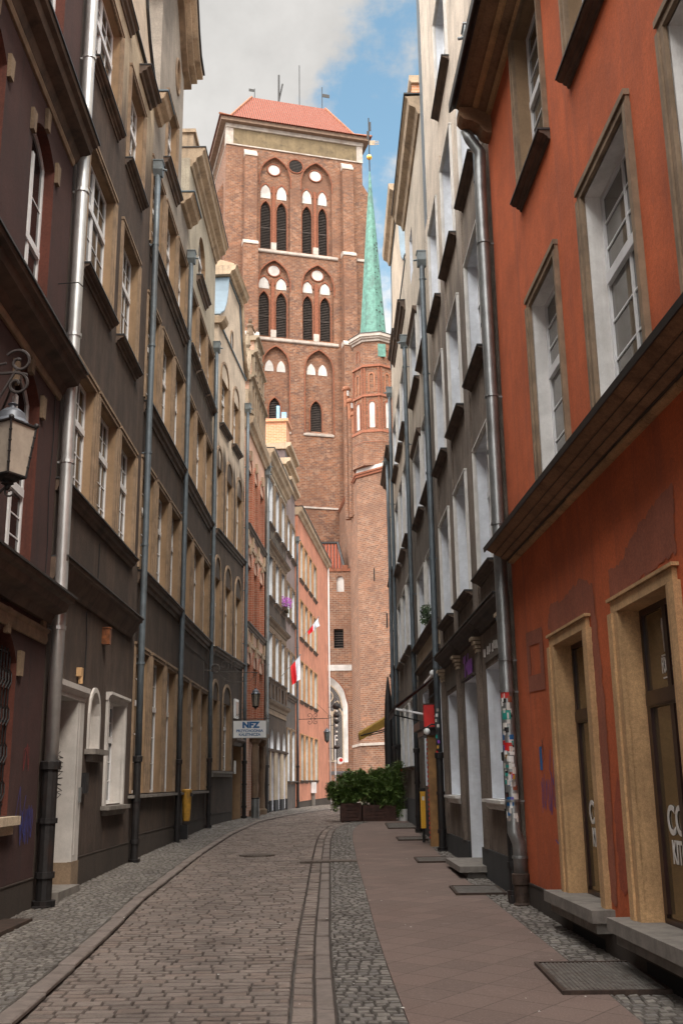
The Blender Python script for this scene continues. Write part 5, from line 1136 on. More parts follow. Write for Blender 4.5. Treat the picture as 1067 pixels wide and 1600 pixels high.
# stair turret of the church: broad base, octagonal shaft, copper spire
def local_prism(mb, poly, z0, z1, m=0): 
    n = len(poly); mb.add([(x, y, z0) for x, y in poly] + [(x, y, z1) for x, y in poly], [(i, (i + 1) % n, n + (i + 1) % n, n + i) for i in range(n)] + [tuple(range(n))[::-1], tuple(range(n, 2 * n))], m)
TU = empty('stair_turret', (2.83, 79.8, .3), 0, 'octagonal brick stair turret with a slender green copper spire in front of the tower', 'turret')
def grow(poly, e):
    cx = sum(p[0] for p in poly) / len(poly); cy = sum(p[1] for p in poly) / len(poly); out = []
    for x, y in poly: dx, dy = x - cx, y - cy; L = sqrt(dx * dx + dy * dy); out.append((x + dx / L * e, y + dy / L * e))
    return out
def build_turret():
    base = [(-3.03, 10.5), (-1.60, -.45), (.67, -2.6), (4.2, -2.6), (6.0, 0), (6.0, 10)]
    m = MB(); local_prism(m, base, -1, 24.95); m.obj('base', 'church_brick_lower', TU)
    m = MB(); local_prism(m, grow(base, .12), 24.6, 24.8); local_prism(m, grow(base, .2), 24.801, 24.95); m.obj('base_string', 'brick_plain', TU)
    m = MB(); local_prism(m, grow(base, .10), 3.9, 4.1); m.obj('base_string', 'pale_tower_stone', TU)
    c = (.0, .0)
    oc = [(1.78 * cos(pi / 8 + i * pi / 4) , 1.78 * sin(pi / 8 + i * pi / 4)) for i in range(8)]
    m = MB(); n = 6
    b0 = [(-1.60, -.45), (.67, -2.6), (4.2, -2.6), (4.2, 3), (-1.9, 3)]
    local_prism(m, grow(b0, .0), 24.951, 25.3); m.obj('weathering', 'white_plaster', TU)
    m = MB()
    ph = radians(-100)
    for r, z0, z1 in ((1.95, 25.3, 28.1), (1.78, 28.1, 33.1), (1.72, 33.1, 35.8)): m.prism(c, r, r, z0, z1, 8, 0, ph + pi / 8)
    m.obj('shaft', 'church_brick', TU)
    for r, z0, z1 in ((2.0, 28.0, 28.25), (1.9, 31.05, 31.25), (1.86, 33.6, 33.8), (1.98, 27.2, 27.3)):
        m = MB(); m.prism(c, r, r * .97, z0, z1, 8, 0, ph + pi / 8); m.obj('string_course', 'brick_plain', TU)
    for i in range(8):
        a = ph + i * pi / 4
        if sin(a) > .3: continue
        d = Vector((cos(a), sin(a))); t = Vector((-sin(a), cos(a)))
        def fr(rr, d=d, t=t): return lambda u, o, z: (d.x * (rr + o) + t.x * u, d.y * (rr + o) + t.y * u, z)
        f1 = 1.78 * cos(pi / 8); F1 = MB(fr(f1)); F1.slab([(-.22, 28.45)] + head_curve('round', -.22, .22, 30.35, 30.62, 8) + [(.22, 28.45)], .015, -.02); F1.obj('white_lancet', 'white_plaster', TU)
        F2 = MB(fr(f1)); arch_ring(F2, -.22, .22, 30.35, 30.62, .13, -.02, .07, 'round', down=1.9); F2.obj('lancet_ring', 'brick_plain', TU)
        F2 = MB(fr(f1)); arch_ring(F2, -.18, .18, 32.75, 33.0, .10, -.02, .07, 'round', down=1.3); F2.obj('blind_arch', 'terracotta', TU)
        F2 = MB(fr(1.78 * cos(pi / 8))); F2.box(-.62, -.5, -.05, .06, 28.3, 33.5); F2.box(.5, .62, -.05, .06, 28.3, 33.5); F2.obj('corner_rib', 'brick_plain', TU)
        f3 = 1.72 * cos(pi / 8)
        if i % 2: F2 = MB(fr(f3)); arch_ring(F2, -.16, .16, 34.9, 35.15, .07, -.02, .05, 'round', down=.7); F2.obj('blind_arch', 'brick_plain', TU)
    a = ph + 2 * pi / 8; d = Vector((cos(radians(-80)), sin(radians(-80)))); t = Vector((-d.y, d.x))
    m = MB(lambda u, o, z: (d.x * (1.66 + o) + t.x * u, d.y * (1.66 + o) + t.y * u, z)); m.box(-.02, .62, 0, .06, 34.45, 35.55); m.obj('copper_hatch', 'copper', TU)
    m = MB()
    for k, (r, z0, z1) in enumerate(((1.85, 35.8, 36.0), (2.0, 36.0, 36.15), (2.12, 36.15, 36.42))): m.prism(c, r, r, z0, z1, 8, 0, ph + pi / 8)
    m.obj('cornice', 'pale_tower_stone', TU)
    m = MB(); m.prism(c, 2.18, 2.1, 36.421, 36.5, 8, 0, ph + pi / 8); m.obj('gutter', 'lead_cap', TU)
    m = MB(); ls = [(1.20, 36.5), (1.12, 36.9), (.90, 40.0), (.70, 43.0), (.46, 46.5), (.26, 49.2), (.10, 51.6), (.05, 52.3)]
    for (r0, z0), (r1, z1) in zip(ls[:-1], ls[1:]): m.prism(c, r0, r1, z0, z1, 8, 0, ph + pi / 8, cap=False)
    so_ = m.obj('spire', 'copper', TU)
    r_ = random.Random(4)                                  # dark replaced and missing copper sheets on the weather side
    for k in range(46):
        z = 36.9 + 9.5 * r_.random() ** 1.2; rr = lerp([(36.9, 1.12), (40, .9), (43, .7), (46.5, .46)], z) * cos(pi / 8); a = ph + r_.choice([1, 1, 1, 2]) * pi / 4; hw = rr * .36
        u = r_.uniform(-hw, hw) if k % 3 else hw * .9; s_ = r_.uniform(.03, .09); h = r_.uniform(.06, .22)
        m = MB(); d = (cos(a), sin(a)); t = (-sin(a), cos(a)); r2 = rr - h * .22
        m.quad(*[(d[0] * (q_ + .012) + t[0] * x, d[1] * (q_ + .012) + t[1] * x, zz) for x, zz, q_ in ((u - s_, z, rr), (u + s_, z, rr), (u + s_, z + h, r2 + .01), (u - s_, z + h, r2 + .01))])
        m.obj('patched_sheet', 'black_patina', so_)
    m = MB(); m.tube([(0, 0, 52.2), (0, 0, 57.6)], .05, 6); m.box(-.18, .02, -.02, .02, 55.5, 56.3); m.box(-.02, .2, -.02, .02, 56.3, 57.2); m.obj('finial_rod', 'black_metal', so_)
    m = MB(); m.ball((0, 0, 53.7), .24, 12); m.obj('finial_ball', 'gold', so_)
    m = MB(); m.box(.05, .5, -.015, .015, 54.9, 55.35)
    for i in range(3): m.box(.5, .85, -.015, .015, 54.95 + i * .15, 55.0 + i * .15)
    m.obj('wind_vane', 'weathered_stone', so_)
    # slit windows of the stair
    for (x, y, z, h) in ((-.05 - .35, -1.6, 16.1, 1.0), (.45, -2.42, 12.4, 1.1)):
        m = MB(); m.box(x - .05, x + .05, y - .03, y + .25, z, z + h); m.obj('slit_window', 'louvre_gap', TU)
simple('black_patina', (.03, .045, .04), .8)
build_turret()
PN = empty('brick_pinnacles', (.75, 81.5, .3), 0, 'cluster of three thin orange brick pinnacles stepping down beside the stair turret', 'pinnacle')
for i, (x, y, zt) in enumerate(((-.20, .9, 33.6), (.12, .1, 32.2), (.42, -.6, 30.8))):
    m = MB(); m.prism((x, y), .24, .24, 22, zt - 1.9, 8); m.obj('pinnacle_shaft', 'church_brick', PN)
    m = MB(); m.lathe((x, y), [(.25, zt - 1.899), (.25, zt - .45), (.36, zt - .4), (.37, zt - .25), (.28, zt - .08), (.04, zt)], 10)
    o = m.obj('pinnacle_cap', 'terracotta', PN)
    m = MB(); m.box(x + .02, x + .2, y - .27, y - .22, zt - .95, zt - .5); m.obj('cap_panel', 'white_plaster', o)

# aisle wall with the great traceried window, beside the stair turret
AW = Facade('church_aisle', (-5.238, 83.8), 90, 'L', 'brick church aisle wall with a tall white-rimmed traceried window and a stepped gable', 'church')
# u = x + 4.5
def build_aisle():
    m = AW.mb(); cu = 3.32; hw = 1.05
    ops = [(cu - 1.42, cu + 1.42, 2.9, 8.75, .5, 'pointed', 6.7, 1), (3.86, 4.52, 10.55, 11.9, .3, 'flat', 0, 0), (2.86, 3.34, 14.5, 15.62, .15, 'round', 15.35, 0), (4.08, 4.60, 14.5, 15.62, .15, 'round', 15.35, 0)]
    wall(m, -8, 5.08, -.5, 15.95, ops, 0, 1); m.quad((5.08, 0, -.5), (5.08, -12, -.5), (5.08, -12, 15.95), (5.08, 0, 15.95)); m.quad((-8, -.5, -.5), (5.08, -.5, -.5), (5.08, -.5, 15.95), (-8, -.5, 15.95))
    m.obj('wall', ['church_brick_lower', 'white_plaster'], AW.root)
    m = AW.mb(); arch_ring(m, cu - 1.42, cu + 1.42, 6.7, 8.75, .06, -.01, .03, down=3.8); m.obj('window_rim', 'brick_plain', AW.root)
    # splayed white jamb, leaded glass and stone tracery
    g = AW.mb(); cur = head_curve('pointed', cu - 1.15, cu + 1.15, 6.5, 8.35, 14); g.add([(u, -.42, z) for u, z in [(cu - 1.15, 3.0)] + cur + [(cu + 1.15, 3.0)]], [tuple(range(len(cur) + 2))]); go = g.obj('leaded_glass', 'leaded_glass', AW.root)
    s_ = AW.mb(); c0 = head_curve('pointed', cu - 1.42, cu + 1.42, 6.7, 8.75, 14); c1 = head_curve('pointed', cu - 1.08, cu + 1.08, 6.5, 8.25, 14)
    for i in range(14): s_.quad((c0[i][0], -.02, c0[i][1]), (c0[i + 1][0], -.02, c0[i + 1][1]), (c1[i + 1][0], -.38, c1[i + 1][1]), (c1[i][0], -.38, c1[i][1]))
    for a, b in ((cu - 1.42, cu - 1.08), (cu + 1.42, cu + 1.08)): s_.quad((a, -.02, 2.4), (a, -.02, 6.7), (b, -.38, 6.5), (b, -.38, 3.0))
    s_.obj('window_splay', 'white_plaster', AW.root)
    t = AW.mb()
    for u in (cu - .36, cu + .36, cu - 1.08, cu + 1.08): t.box(u - .05, u + .05, -.42, -.33, 3.0, 6.3)
    def ring(cx, cz, r, w_=.045): t.tube([(cx + r * cos(k * pi / 10), -.37, cz + r * sin(k * pi / 10)) for k in range(21)], w_, 6)
    ring(cu, 7.3, .42); 
    for c_ in (cu - .72, cu, cu + .72):
        h = head_curve('pointed', c_ - .36, c_ + .36, 5.9, 6.55, 10); t.tube([(u, -.37, z) for u, z in h], .045, 6)
    t.tube([(u, -.37, z) for u, z in c1], .06, 6); ring(cu - .7, 6.85, .13); ring(cu + .7, 6.85, .13)
    t.box(cu - 1.1, cu + 1.1, -.42, -.33, 2.95, 3.06); t.obj('tracery', 'pale_stone', go)
    q = AW.mb(); q.prof(cu - 1.45, cu + 1.45, [(-.4, 2.3), (.02, 2.1), (.02, 2.3), (-.4, 3.0)]); q.obj('window_slope', 'slate_slope', AW.root)
    q = AW.mb(); q.box(-8, 5.08, -.01, .04, 9.02, 9.42); q.obj('white_band', 'white_plaster', AW.root)
    for a, b in ((2.86, 3.34), (4.08, 4.60)):
        q = AW.mb(); q.slab([(a, 14.5)] + head_curve('round', a, b, 15.35, 15.62, 8) + [(b, 14.5)], -.12, -.16); q.obj('white_niche', 'white_plaster', AW.root)
    q = AW.mb(); q.box(3.86, 4.52, -.32, -.29, 10.55, 11.9); o = q.obj('belfry_opening', 'louvre_gap', AW.root)
    q = AW.mb()
    for i in range(8): q.box(3.86, 4.52, -.28, -.22, 10.6 + i * .17, 10.66 + i * .17)
    q.obj('louvres', 'louvre', o)
    # arcaded parapet, stepped merlons and the little tile roof behind
    q = AW.mb(); q.box(-8, 5.08, -.3, .06, 15.951, 16.15)
    for k in range(8): q.box(4.9 - k * 1.2 - .42, 4.9 - k * 1.2, -.3, .06, 16.15, 16.62 if k % 2 else 16.4)
    q.obj('parapet', 'brick_plain', AW.root)
    r_ = AW.mb(); r_.add([(-8, -.2, 15.9), (4.72, -.2, 15.9), (4.2, -1.4, 18.3), (-8, -1.4, 18.3)], [(0, 1, 2, 3)]); r_.obj('roof', 'roof_tiles', AW.root)
    r_ = AW.mb(); r_.tube([(4.72, -.2, 15.95), (4.2, -1.4, 18.33)], .1, 6); r_.tube([(4.2, -1.4, 18.33), (-8, -1.4, 18.33)], .1, 6); r_.obj('lead_roll', 'lead_cap', AW.root)
simple('slate_slope', (.09, .085, .09), .6, var=.4, sc=5)
def leaded():
    t = NT('leaded_glass'); br = t.n.new('ShaderNodeTexBrick'); sp = t.n.new('ShaderNodeSeparateXYZ'); t.l.new(t.tc.outputs['Object'], sp.inputs[0]); cb = t.n.new('ShaderNodeCombineXYZ'); t.l.new(sp.outputs[0], cb.inputs[0]); t.l.new(sp.outputs[2], cb.inputs[1])
    mp = t.n.new('ShaderNodeMapping'); mp.inputs['Rotation'].default_value = (0, 0, radians(45)); t.l.new(cb.outputs[0], mp.inputs[0]); t.l.new(mp.outputs[0], br.inputs['Vector'])
    br.offset = 0; br.inputs['Scale'].default_value = 1; br.inputs['Brick Width'].default_value = .12; br.inputs['Row Height'].default_value = .12; br.inputs['Mortar Size'].default_value = .012
    t.put((.05, .05, .055), br.inputs['Color1']); t.put((.08, .08, .09), br.inputs['Color2']); t.put((.20, .18, .16), br.inputs['Mortar']); t.done(br.outputs['Color'], .3)
leaded(); build_aisle()
AW.root.location.z = -.262; AW.root.scale = (1.164, 1.164, 1.164)
simple('cover_iron', (.10, .078, .064), .6, .2, var=.3, sc=9)
simple('pit_grey', (.075, .065, .058), .9)
simple('wrought_iron', (.05, .04, .038), .55, .3, var=.3, sc=9)
simple('floral_iron', (.10, .085, .075), .6, .3, var=.4, sc=9); simple('lattice_glass', (.22, .19, .15), .35, var=.3, sc=20)
simple('smoky_glass', (.09, .10, .10), .2, var=.3)
simple('lantern_sheet', (.12, .13, .15), .45, .3, var=.2, sc=8)
# ================================================================== GROUND
KL = [(-8, -2.06), (0, -2.13), (7.5, -2.30), (11.3, -2.50), (13.6, -2.66), (20.2, -2.85), (26.2, -2.90), (32.3, -2.67), (37.2, -2.19), (42.5, -1.5), (46.4, -.87), (56, .6), (66, 2.4)]
KR = [(-8, .02), (7.2, -.37), (8.7, -.42), (10.8, -.47), (14.6, -.52), (18.5, -.58), (24, -.635), (27, -.60), (29.2, -.46), (30.8, -.20), (32.2, .25), (34, 1.05), (36, 1.9), (39, 2.6), (66, 5)]
PR = [(-8, 1.95), (7.1, 1.82), (9.1, 1.80), (13, 1.72), (16.5, 1.64), (19.3, 1.66), (23.8, 1.70), (31, 1.74), (36, 2.4)]
WL = [(-8, -4.16), (12.98, -3.70), (18.9, -3.76), (30, -3.74), (35.3, -3.32), (41.2, -3.05), (51.9, -2.26), (66, -.9)]
WR = [(-8, 2.97), (12.74, 2.10), (20.4, 1.93), (33, 1.80), (38, 1.8)]
CW = [(-8, .46), (7.2, .45), (14.5, .46), (25, .48), (32, .45), (36, .45)]
def ys(a, b, st=1.): n = max(1, int((b - a) / st)); return [a + (b - a) * i / n for i in range(n + 1)]
def strip(name, fa, fb, y0, y1, dz, mat, thick=0., st=.8):
    m = MB(); Y = ys(y0, y1, st); vs = []
    for y in Y: vs += [(fa(y), y, gz(y) + dz), (fb(y), y, gz(y) + dz)]
    m.add(vs, [(2 * i, 2 * i + 1, 2 * i + 3, 2 * i + 2) for i in range(len(Y) - 1)])
    if thick:
        vs2 = [(x, y, z - thick) for x, y, z in vs]; n = len(vs)
        m.add(vs + vs2, [(2 * i, 2 * i + 2, n + 2 * i + 2, n + 2 * i) for i in range(len(Y) - 1)] + [(2 * i + 1, 2 * i + 3, n + 2 * i + 3, n + 2 * i + 1) for i in range(len(Y) - 1)])
    return m.obj(name, mat)
m = MB(); Y = [-60, -30, -8, 0, 10, 20, 32, 40, 50, 66, 120, 400]
vs = [(x, y, gz(y) - .07) for y in Y for x in (-400, -6, 0, 6, 400)]
m.add(vs, [(5 * i + j, 5 * i + j + 1, 5 * i + j + 6, 5 * i + j + 5) for i in range(len(Y) - 1) for j in range(4)]); struct(m.obj('ground', 'ground_dark'))
def stones(mb, fa, fb, y0, y1, lx, ly, hgt, dz, jit, seed, gap=.010, bev=.012, tilt=.004, arc=0., one=False):
    """rows of separate worn setts between two edge curves"""
    r_ = random.Random(seed); y = y0; row = 0
    while y < y1:
        dy = ly * r_.uniform(.88, 1.12); a0, a1, b0 = fa(y), fa(y + dy), fb(y); W = b0 - a0; x = -r_.uniform(0, .8) * lx if not one else 0
        while x < W:
            w_ = lx * r_.uniform(1 - jit, 1 + jit); x0, x1 = max(0, x), min(W, x + w_)
            if one or W - (x + w_) < lx * .4: x1 = W; w_ = W - x + 1
            if x1 - x0 > lx * .22:
                g = gap * r_.uniform(.6, 1.4) / 2; z = gz(y) + dz + r_.uniform(-hgt, hgt)
                sh = arc * sin((x0 + x1) * 4.5 + y); Y0, Y1 = y + g * 1.3 + sh, y + dy - g * 1.3 + sh
                t1, t2 = r_.uniform(-tilt, tilt), r_.uniform(-tilt, tilt); bb = bev * r_.uniform(.7, 1.4); q = [r_.uniform(-.25, .25) * gap for _ in range(8)]
                P = [(a0 + x0 + g + q[0], Y0 + q[1]), (a0 + x1 - g + q[2], Y0 + q[3]), (a1 + x1 - g + q[4], Y1 + q[5]), (a1 + x0 + g + q[6], Y1 + q[7])]
                cx, cy = sum(p[0] for p in P) / 4, sum(p[1] for p in P) / 4; k = max(.3, 1 - 2 * bb / max(.02, min(x1 - x0, dy))); kx, ky = 1 - 2 * bb / max(.04, x1 - x0), 1 - 2 * bb / dy
                mb.add([(px, py, z - .035) for px, py in P] + [(px, py, z - .012) for px, py in P] +
                       [(cx + (px - cx) * kx, cy + (py - cy) * ky, z + (t1 if px > cx else -t1) + (t2 if py > cy else -t2)) for px, py in P] + [(cx, cy, z + .003)],
                       [(8, 9, 12), (9, 10, 12), (10, 11, 12), (11, 8, 12)])
                i0 = len(mb.v) - 13; ring = [(0, 1, 5, 4), (1, 2, 6, 5), (2, 3, 7, 6), (3, 0, 4, 7), (4, 5, 9, 8), (5, 6, 10, 9), (6, 7, 11, 10), (7, 4, 8, 11)]
                mb.f += [tuple(i + i0 for i in f) for f in ring]; mb.mi += [1] * 8
            x += w_
        y += dy; row += 1
kl = lambda y: lerp(KL, y); kr = lambda y: lerp(KR, y); pr_ = lambda y: lerp(PR, y); wl = lambda y: lerp(WL, y); wr = lambda y: lerp(WR, y); cw = lambda y: lerp(CW, y)
def soil_under(name, fa, fb, y0, y1, dz):
    return struct(strip(name, fa, fb, y0, y1, dz, 'joint_soil'))
# carriageway of worn granite setts
rb = soil_under('road', lambda y: kl(y) + .13, lambda y: kr(y) - .02, -8, 66, -.022)
m = MB(); stones(m, lambda y: kl(y) + .155, lambda y: kr(y) - .01, 3.5, 33, .20, .125, .003, 0, .32, 1, gap=.008, bev=.009, tilt=.0025)
stones(m, lambda y: kl(y) + .155, lambda y: kr(y) - .01, 33, 60, .24, .22, .004, 0, .3, 2); so1 = m.obj('road_setts', ['sett', 'sett_edge']); struct(so1); so1.parent = rb
# flat channel and kerb slabs right of the road
m = MB(); stones(m, lambda y: kr(y), lambda y: kr(y) + .155, 3.5, 31.5, .155, .20, .002, .002, 0, 5, gap=.008, bev=.008, one=True)
o = m.obj('channel_stones', ['sett', 'sett_edge']); struct(o); o.parent = rb
k1 = soil_under('kerb', lambda y: kr(y) + .15, lambda y: kr(y) + .31, -8, 31.5, -.03)
m = MB(); stones(m, lambda y: kr(y) + .165, lambda y: kr(y) + .295, 3.5, 31.5, .13, 1.0, .002, .022, 0, 6, gap=.006, bev=.006, tilt=.001, one=True)
o = m.obj('kerb_slabs', ['kerb_stone', 'kerb_stone']); struct(o); o.parent = k1
k2 = soil_under('kerb', lambda y: kl(y) - .02, lambda y: kl(y) + .15, -8, 60, -.03)
m = MB(); stones(m, lambda y: kl(y), lambda y: kl(y) + .15, 3.5, 55, .15, .95, .002, .040, 0, 8, gap=.006, bev=.012, tilt=.002, one=True)
o = m.obj('kerb_slabs', ['kerb_stone', 'kerb_stone']); struct(o); o.parent = k2
# left pavement of small cobbles
p1 = soil_under('pavement', lambda y: wl(y) - .1, lambda y: kl(y) + .01, -8, 66, .012)
m = MB(); stones(m, lambda y: wl(y) - .02, lambda y: kl(y) - .01, 4.5, 26, .085, .085, .004, .030, .2, 11, gap=.009, bev=.010, tilt=.003, arc=.015)
stones(m, lambda y: wl(y) - .02, lambda y: kl(y) - .01, 26, 62, .14, .15, .004, .030, .2, 12, gap=.012, bev=.012, tilt=.003, arc=.012)
o = m.obj('pavement_cobbles', ['cobble', 'cobble_edge']); struct(o); o.parent = p1
# cobble band right of the kerb
p2 = soil_under('cobble_band', lambda y: kr(y) + .28, lambda y: kr(y) + .31 + cw(y), -8, 31.6, -.012)
m = MB(); stones(m, lambda y: kr(y) + .305, lambda y: kr(y) + .305 + cw(y), 3.5, 31.5, .092, .098, .003, .016, .16, 13, gap=.010, bev=.010, tilt=.003, arc=.006)
o = m.obj('band_cobbles', ['cobble', 'cobble_edge']); struct(o); o.parent = p2
# red-brown concrete paving
struct(strip('footway', lambda y: kr(y) + .30 + cw(y), lambda y: pr_(y) + .01, -8, 36, .016, 'red_paving', .1))
# cobbles along the right-hand houses
p3 = soil_under('cobble_margin', lambda y: pr_(y), lambda y: wr(y) + .15, -8, 38, -.012)
m = MB(); stones(m, lambda y: pr_(y) + .005, lambda y: wr(y) + .05, 3.5, 36, .092, .095, .004, .016, .2, 14, gap=.010, bev=.010, tilt=.003, arc=.01)
o = m.obj('margin_cobbles', ['cobble', 'cobble_edge']); struct(o); o.parent = p3
# ---- cellar gratings and manhole covers
def grating(label, x0, x1, y0, y1, name='cellar_grating'):
    z = gz((y0 + y1) / 2) + .034; sl = (gz(y1) - gz(y0)) / (y1 - y0)
    e = empty(name, ((x0 + x1) / 2, (y0 + y1) / 2, z), 0, label, 'grating', 'steel gratings let into the right-hand footway')
    e.rotation_euler = (math.atan(sl), 0, 0); hx, hy = (x1 - x0) / 2, (y1 - y0) / 2
    f = MB(); f.box(-hx, hx, -hy, -hy + .03, -.03, .008); f.box(-hx, hx, hy - .03, hy, -.03, .008); f.box(-hx, -hx + .03, -hy + .03, hy - .03, -.03, .008); f.box(hx - .03, hx, -hy + .03, hy - .03, -.03, .008); f.obj('grating_frame', 'iron_rust', e)
    b = MB(); b.quad((-hx + .03, -hy + .03, -.014), (hx - .03, -hy + .03, -.014), (hx - .03, hy - .03, -.014), (-hx + .03, hy - .03, -.014)); b.obj('grating_pit', 'pit_grey', e)
    g = MB(); n = int((2 * hx - .06) / .031)
    for i in range(1, n): x = -hx + .03 + (2 * hx - .06) * i / n; g.box(x - .009, x + .009, -hy + .03, hy - .03, -.012, .003)
    n = int((2 * hy - .06) / .04)
    for i in range(1, n): y = -hy + .03 + (2 * hy - .06) * i / n; g.box(-hx + .03, hx - .03, y - .008, y + .008, -.011, .004)
    g.obj('grating_bars', 'grate_steel', e)
grating('large rusty-framed steel grating nearest the camera below the cafe windows', 1.50, 2.27, 7.92, 9.05)
grating('steel grating beside the foot of the orange house drainpipe', 1.35, 1.98, 13.68, 14.55)
grating('steel grating just beyond the stone doorstep of the grey house', 1.17, 1.74, 18.1, 19.0)
grating('dark steel grating beside the yellow litter bin on its post', 1.11, 1.75, 23.3, 24.25)
grating('farthest steel grating, right in front of the planters', 1.07, 1.82, 27.6, 29.9)
def manhole(label, x, y, r, square=False):
    e = empty('manhole_cover', (x, y, gz(y) + .007), 0, label, 'manhole cover', 'iron manhole covers in the roadway')
    m = MB()
    if square: m.box(-r * 1.6, r * 1.6, -r * .7, r * .7, -.04, .022)
    else: m.prism((0, 0), r, r, -.04, .012, 28)
    m.obj('cover_plate', 'cover_iron', e); m = MB()
    for i in range(-4, 5):
        h = sqrt(max(.01, 1 - (i / 5.) ** 2)) * r * .8
        if square: m.box(i * r * .32 - .01, i * r * .32 + .01, -r * .6, r * .6, .0225, .028)
        else: m.box(i * r * .18 - .008, i * r * .18 + .008, -h, h, .0125, .018)
    m.obj('cover_ribs', 'cover_iron', e)
manhole('round iron manhole cover in the middle of the sett roadway', -1.64, 20.2, .33)
manhole('long iron cover plate laid across the right kerb line', -.30, 18.65, .30, True)
e = empty('cellar_hatch', (-3.52, 11.2, gz(11.2) + .055), 0, 'flat dark metal cellar hatch at the foot of the purple house', 'hatch')
m = MB(); m.box(-.17, .17, -.65, .65, -.03, .012); m.obj('hatch_plate', 'iron_rust', e)

# ================================================================== STREET OBJECTS
def ribbon_curve(m, pts, r, T=lambda p: p, n=6): m.tube([T(p) for p in pts], r, n)
def spiral(cx, cz, r0, turns, start, sgn=1, k=26, r1=.15):
    return [(cx + (r0 + (r0 * r1 - r0) * i / k) * cos(start + sgn * turns * 2 * pi * i / k), cz + (r0 + (r0 * r1 - r0) * i / k) * sin(start + sgn * turns * 2 * pi * i / k)) for i in range(k + 1)]
def lantern_body(root, c, s, h, glassmat='frosted_glass', hexa=False):
    """tapering glazed lantern: c = centre (x, y, z bottom), s half width at the top, h height of the glass"""
    x, y, z = c; n = 6 if hexa else 4; ph = 0 if hexa else pi / 4; k = 1.0 if hexa else sqrt(2)
    g = MB(); g.prism((x, y), s * .66 * k, s * k * .94, z, z + h, n, 0, ph + ROTL); g.obj('lantern_glass', glassmat, root)
    f = MB()
    for i in range(n):
        a = ph + ROTL + 2 * pi * i / n; b = a + 2 * pi / n
        p0 = (x + s * .68 * k * cos(a), y + s * .68 * k * sin(a), z); p1 = (x + s * .97 * k * cos(a), y + s * .97 * k * sin(a), z + h)
        q0 = (x + s * .68 * k * cos(b), y + s * .68 * k * sin(b), z); q1 = (x + s * .97 * k * cos(b), y + s * .97 * k * sin(b), z + h)
        f.tube([p0, p1], s * .07, 6); f.tube([p0, q0], s * .09, 6); f.tube([p1, q1], s * .09, 6)
        for t in (.2, .4, .6, .8): f.ball(tuple(p0[j] + (p1[j] - p0[j]) * t for j in range(3)), s * .10, 6)
        f.ball((p1[0], p1[1], p1[2] + s * .1), s * .16, 8)
    f.obj('lantern_frame', 'cast_iron', root)
    t = MB(); t.lathe((x, y), [(s * 1.08, z + h), (s * 1.02, z + h + s * .12), (s * .80, z + h + s * .35), (s * .72, z + h + s * .75), (s * .42, z + h + s * 1.0), (s * .2, z + h + s * 1.08), (s * .18, z + h + s * 1.25), (s * .3, z + h + s * 1.3), (s * .08, z + h + s * 1.42)], 16); t.obj('lantern_roof', 'lantern_sheet', root, True)
    b = MB(); b.lathe((x, y), [(s * .72, z - s * .06), (s * .6, z - s * .2), (s * .3, z - s * .32), (s * .36, z - s * .42), (s * .12, z - s * .55), (s * .16, z - s * .68), (s * .03, z - s * .82)], 12); b.obj('lantern_finial', 'cast_iron', root)
ROTL = radians(-28)
# near lantern on its wrought-iron arm, on the purple house
LN = empty('wall_lantern', (-3.72, 9.35, 4.53), 0, 'large wrought-iron wall lantern with milky glass on a scrolled arm, cut by the left edge', 'lantern')
lx_, ly_ = .61, .0          # lantern centre relative to the bracket foot
lantern_body(LN, (lx_, ly_, -.12), .165, .50)
m = MB(); TT = lambda p: (p[0], ly_, p[1])
m.tube([(.0, 0, .62), (.35, 0, .98), (.52, 0, 1.02)], .014, 6); m.tube([(.03, 0, -.2), (.4, .0, .52), (.62, 0, .95)], .014, 6)
ribbon_curve(m, spiral(lx_ + .03, 1.03, .135, 1.25, radians(150), -1), .016, TT); ribbon_curve(m, spiral(lx_ + .02, .80, .125, 1.25, radians(100), -1), .016, TT)
m.tube([(lx_ - .35, 0, .9), (lx_, 0, .92), (lx_ + .12, 0, .90)], .015, 6); m.tube([(lx_, 0, .68), (lx_, 0, .56)], .012, 6)
m.box(-.01, .02, -.03, .03, -.35, 1.2); m.tube([(.02, .9, .35), (.35, .35, .55), (lx_ - .02, .05, .85)], .012, 6)
ribbon_curve(m, spiral(lx_ + .03, -.27, .06, 1.2, radians(90), 1), .010, TT); m.tube([(lx_, 0, -.2), (lx_ - .12, 0, -.33), (.1, 0, -.3), (.02, 0, -.2)], .014, 6)
m.obj('lantern_arm', 'wrought_iron', LN)
# lantern on the ornate bracket between the sooty and the arched house
px_, py_ = C.world(9.05, 0, 0).x, C.world(9.05, 0, 0).y
LB = empty('wall_lantern', (px_, py_, 4.5), 0, 'small lattice-glass lantern hung from a floral wrought-iron bracket above the clinic sign', 'lantern', 'lanterns hung on the left-hand houses')
m = MB(); TT = lambda p: (p[0], 0, p[1])
m.tube([(0, 0, .05), (.45, 0, .0), (1.45, 0, -.03)], .012, 6); m.box(-.01, .015, -.02, .02, -.25, .3)
for cx, cz, r, tt, st, sg in ((.55, .17, .15, 1.3, -1.6, 1), (.95, .17, .16, 1.3, -1.6, -1), (.62, -.17, .14, 1.2, 1.5, -1), (1.0, -.18, .17, 1.1, 1.5, 1), (.30, .08, .08, 1.1, 0, 1), (.75, .34, .06, 1, 0, 1)): ribbon_curve(m, spiral(cx, cz, r, tt, st, sg), .008, TT)
m.tube([(1.40, 0, -.03), (1.40, 0, -.35)], .007, 5); m.tube([(.3, 0, .0), (.75, 0, -.3), (1.25, 0, -.25), (1.45, 0, -.03)], .008, 5)
for i in range(14):
    a = i * 2.4; m.ball((.33 + .10 * cos(a), .04 * sin(a * 2), .08 + .11 * sin(a)), .028, 6)
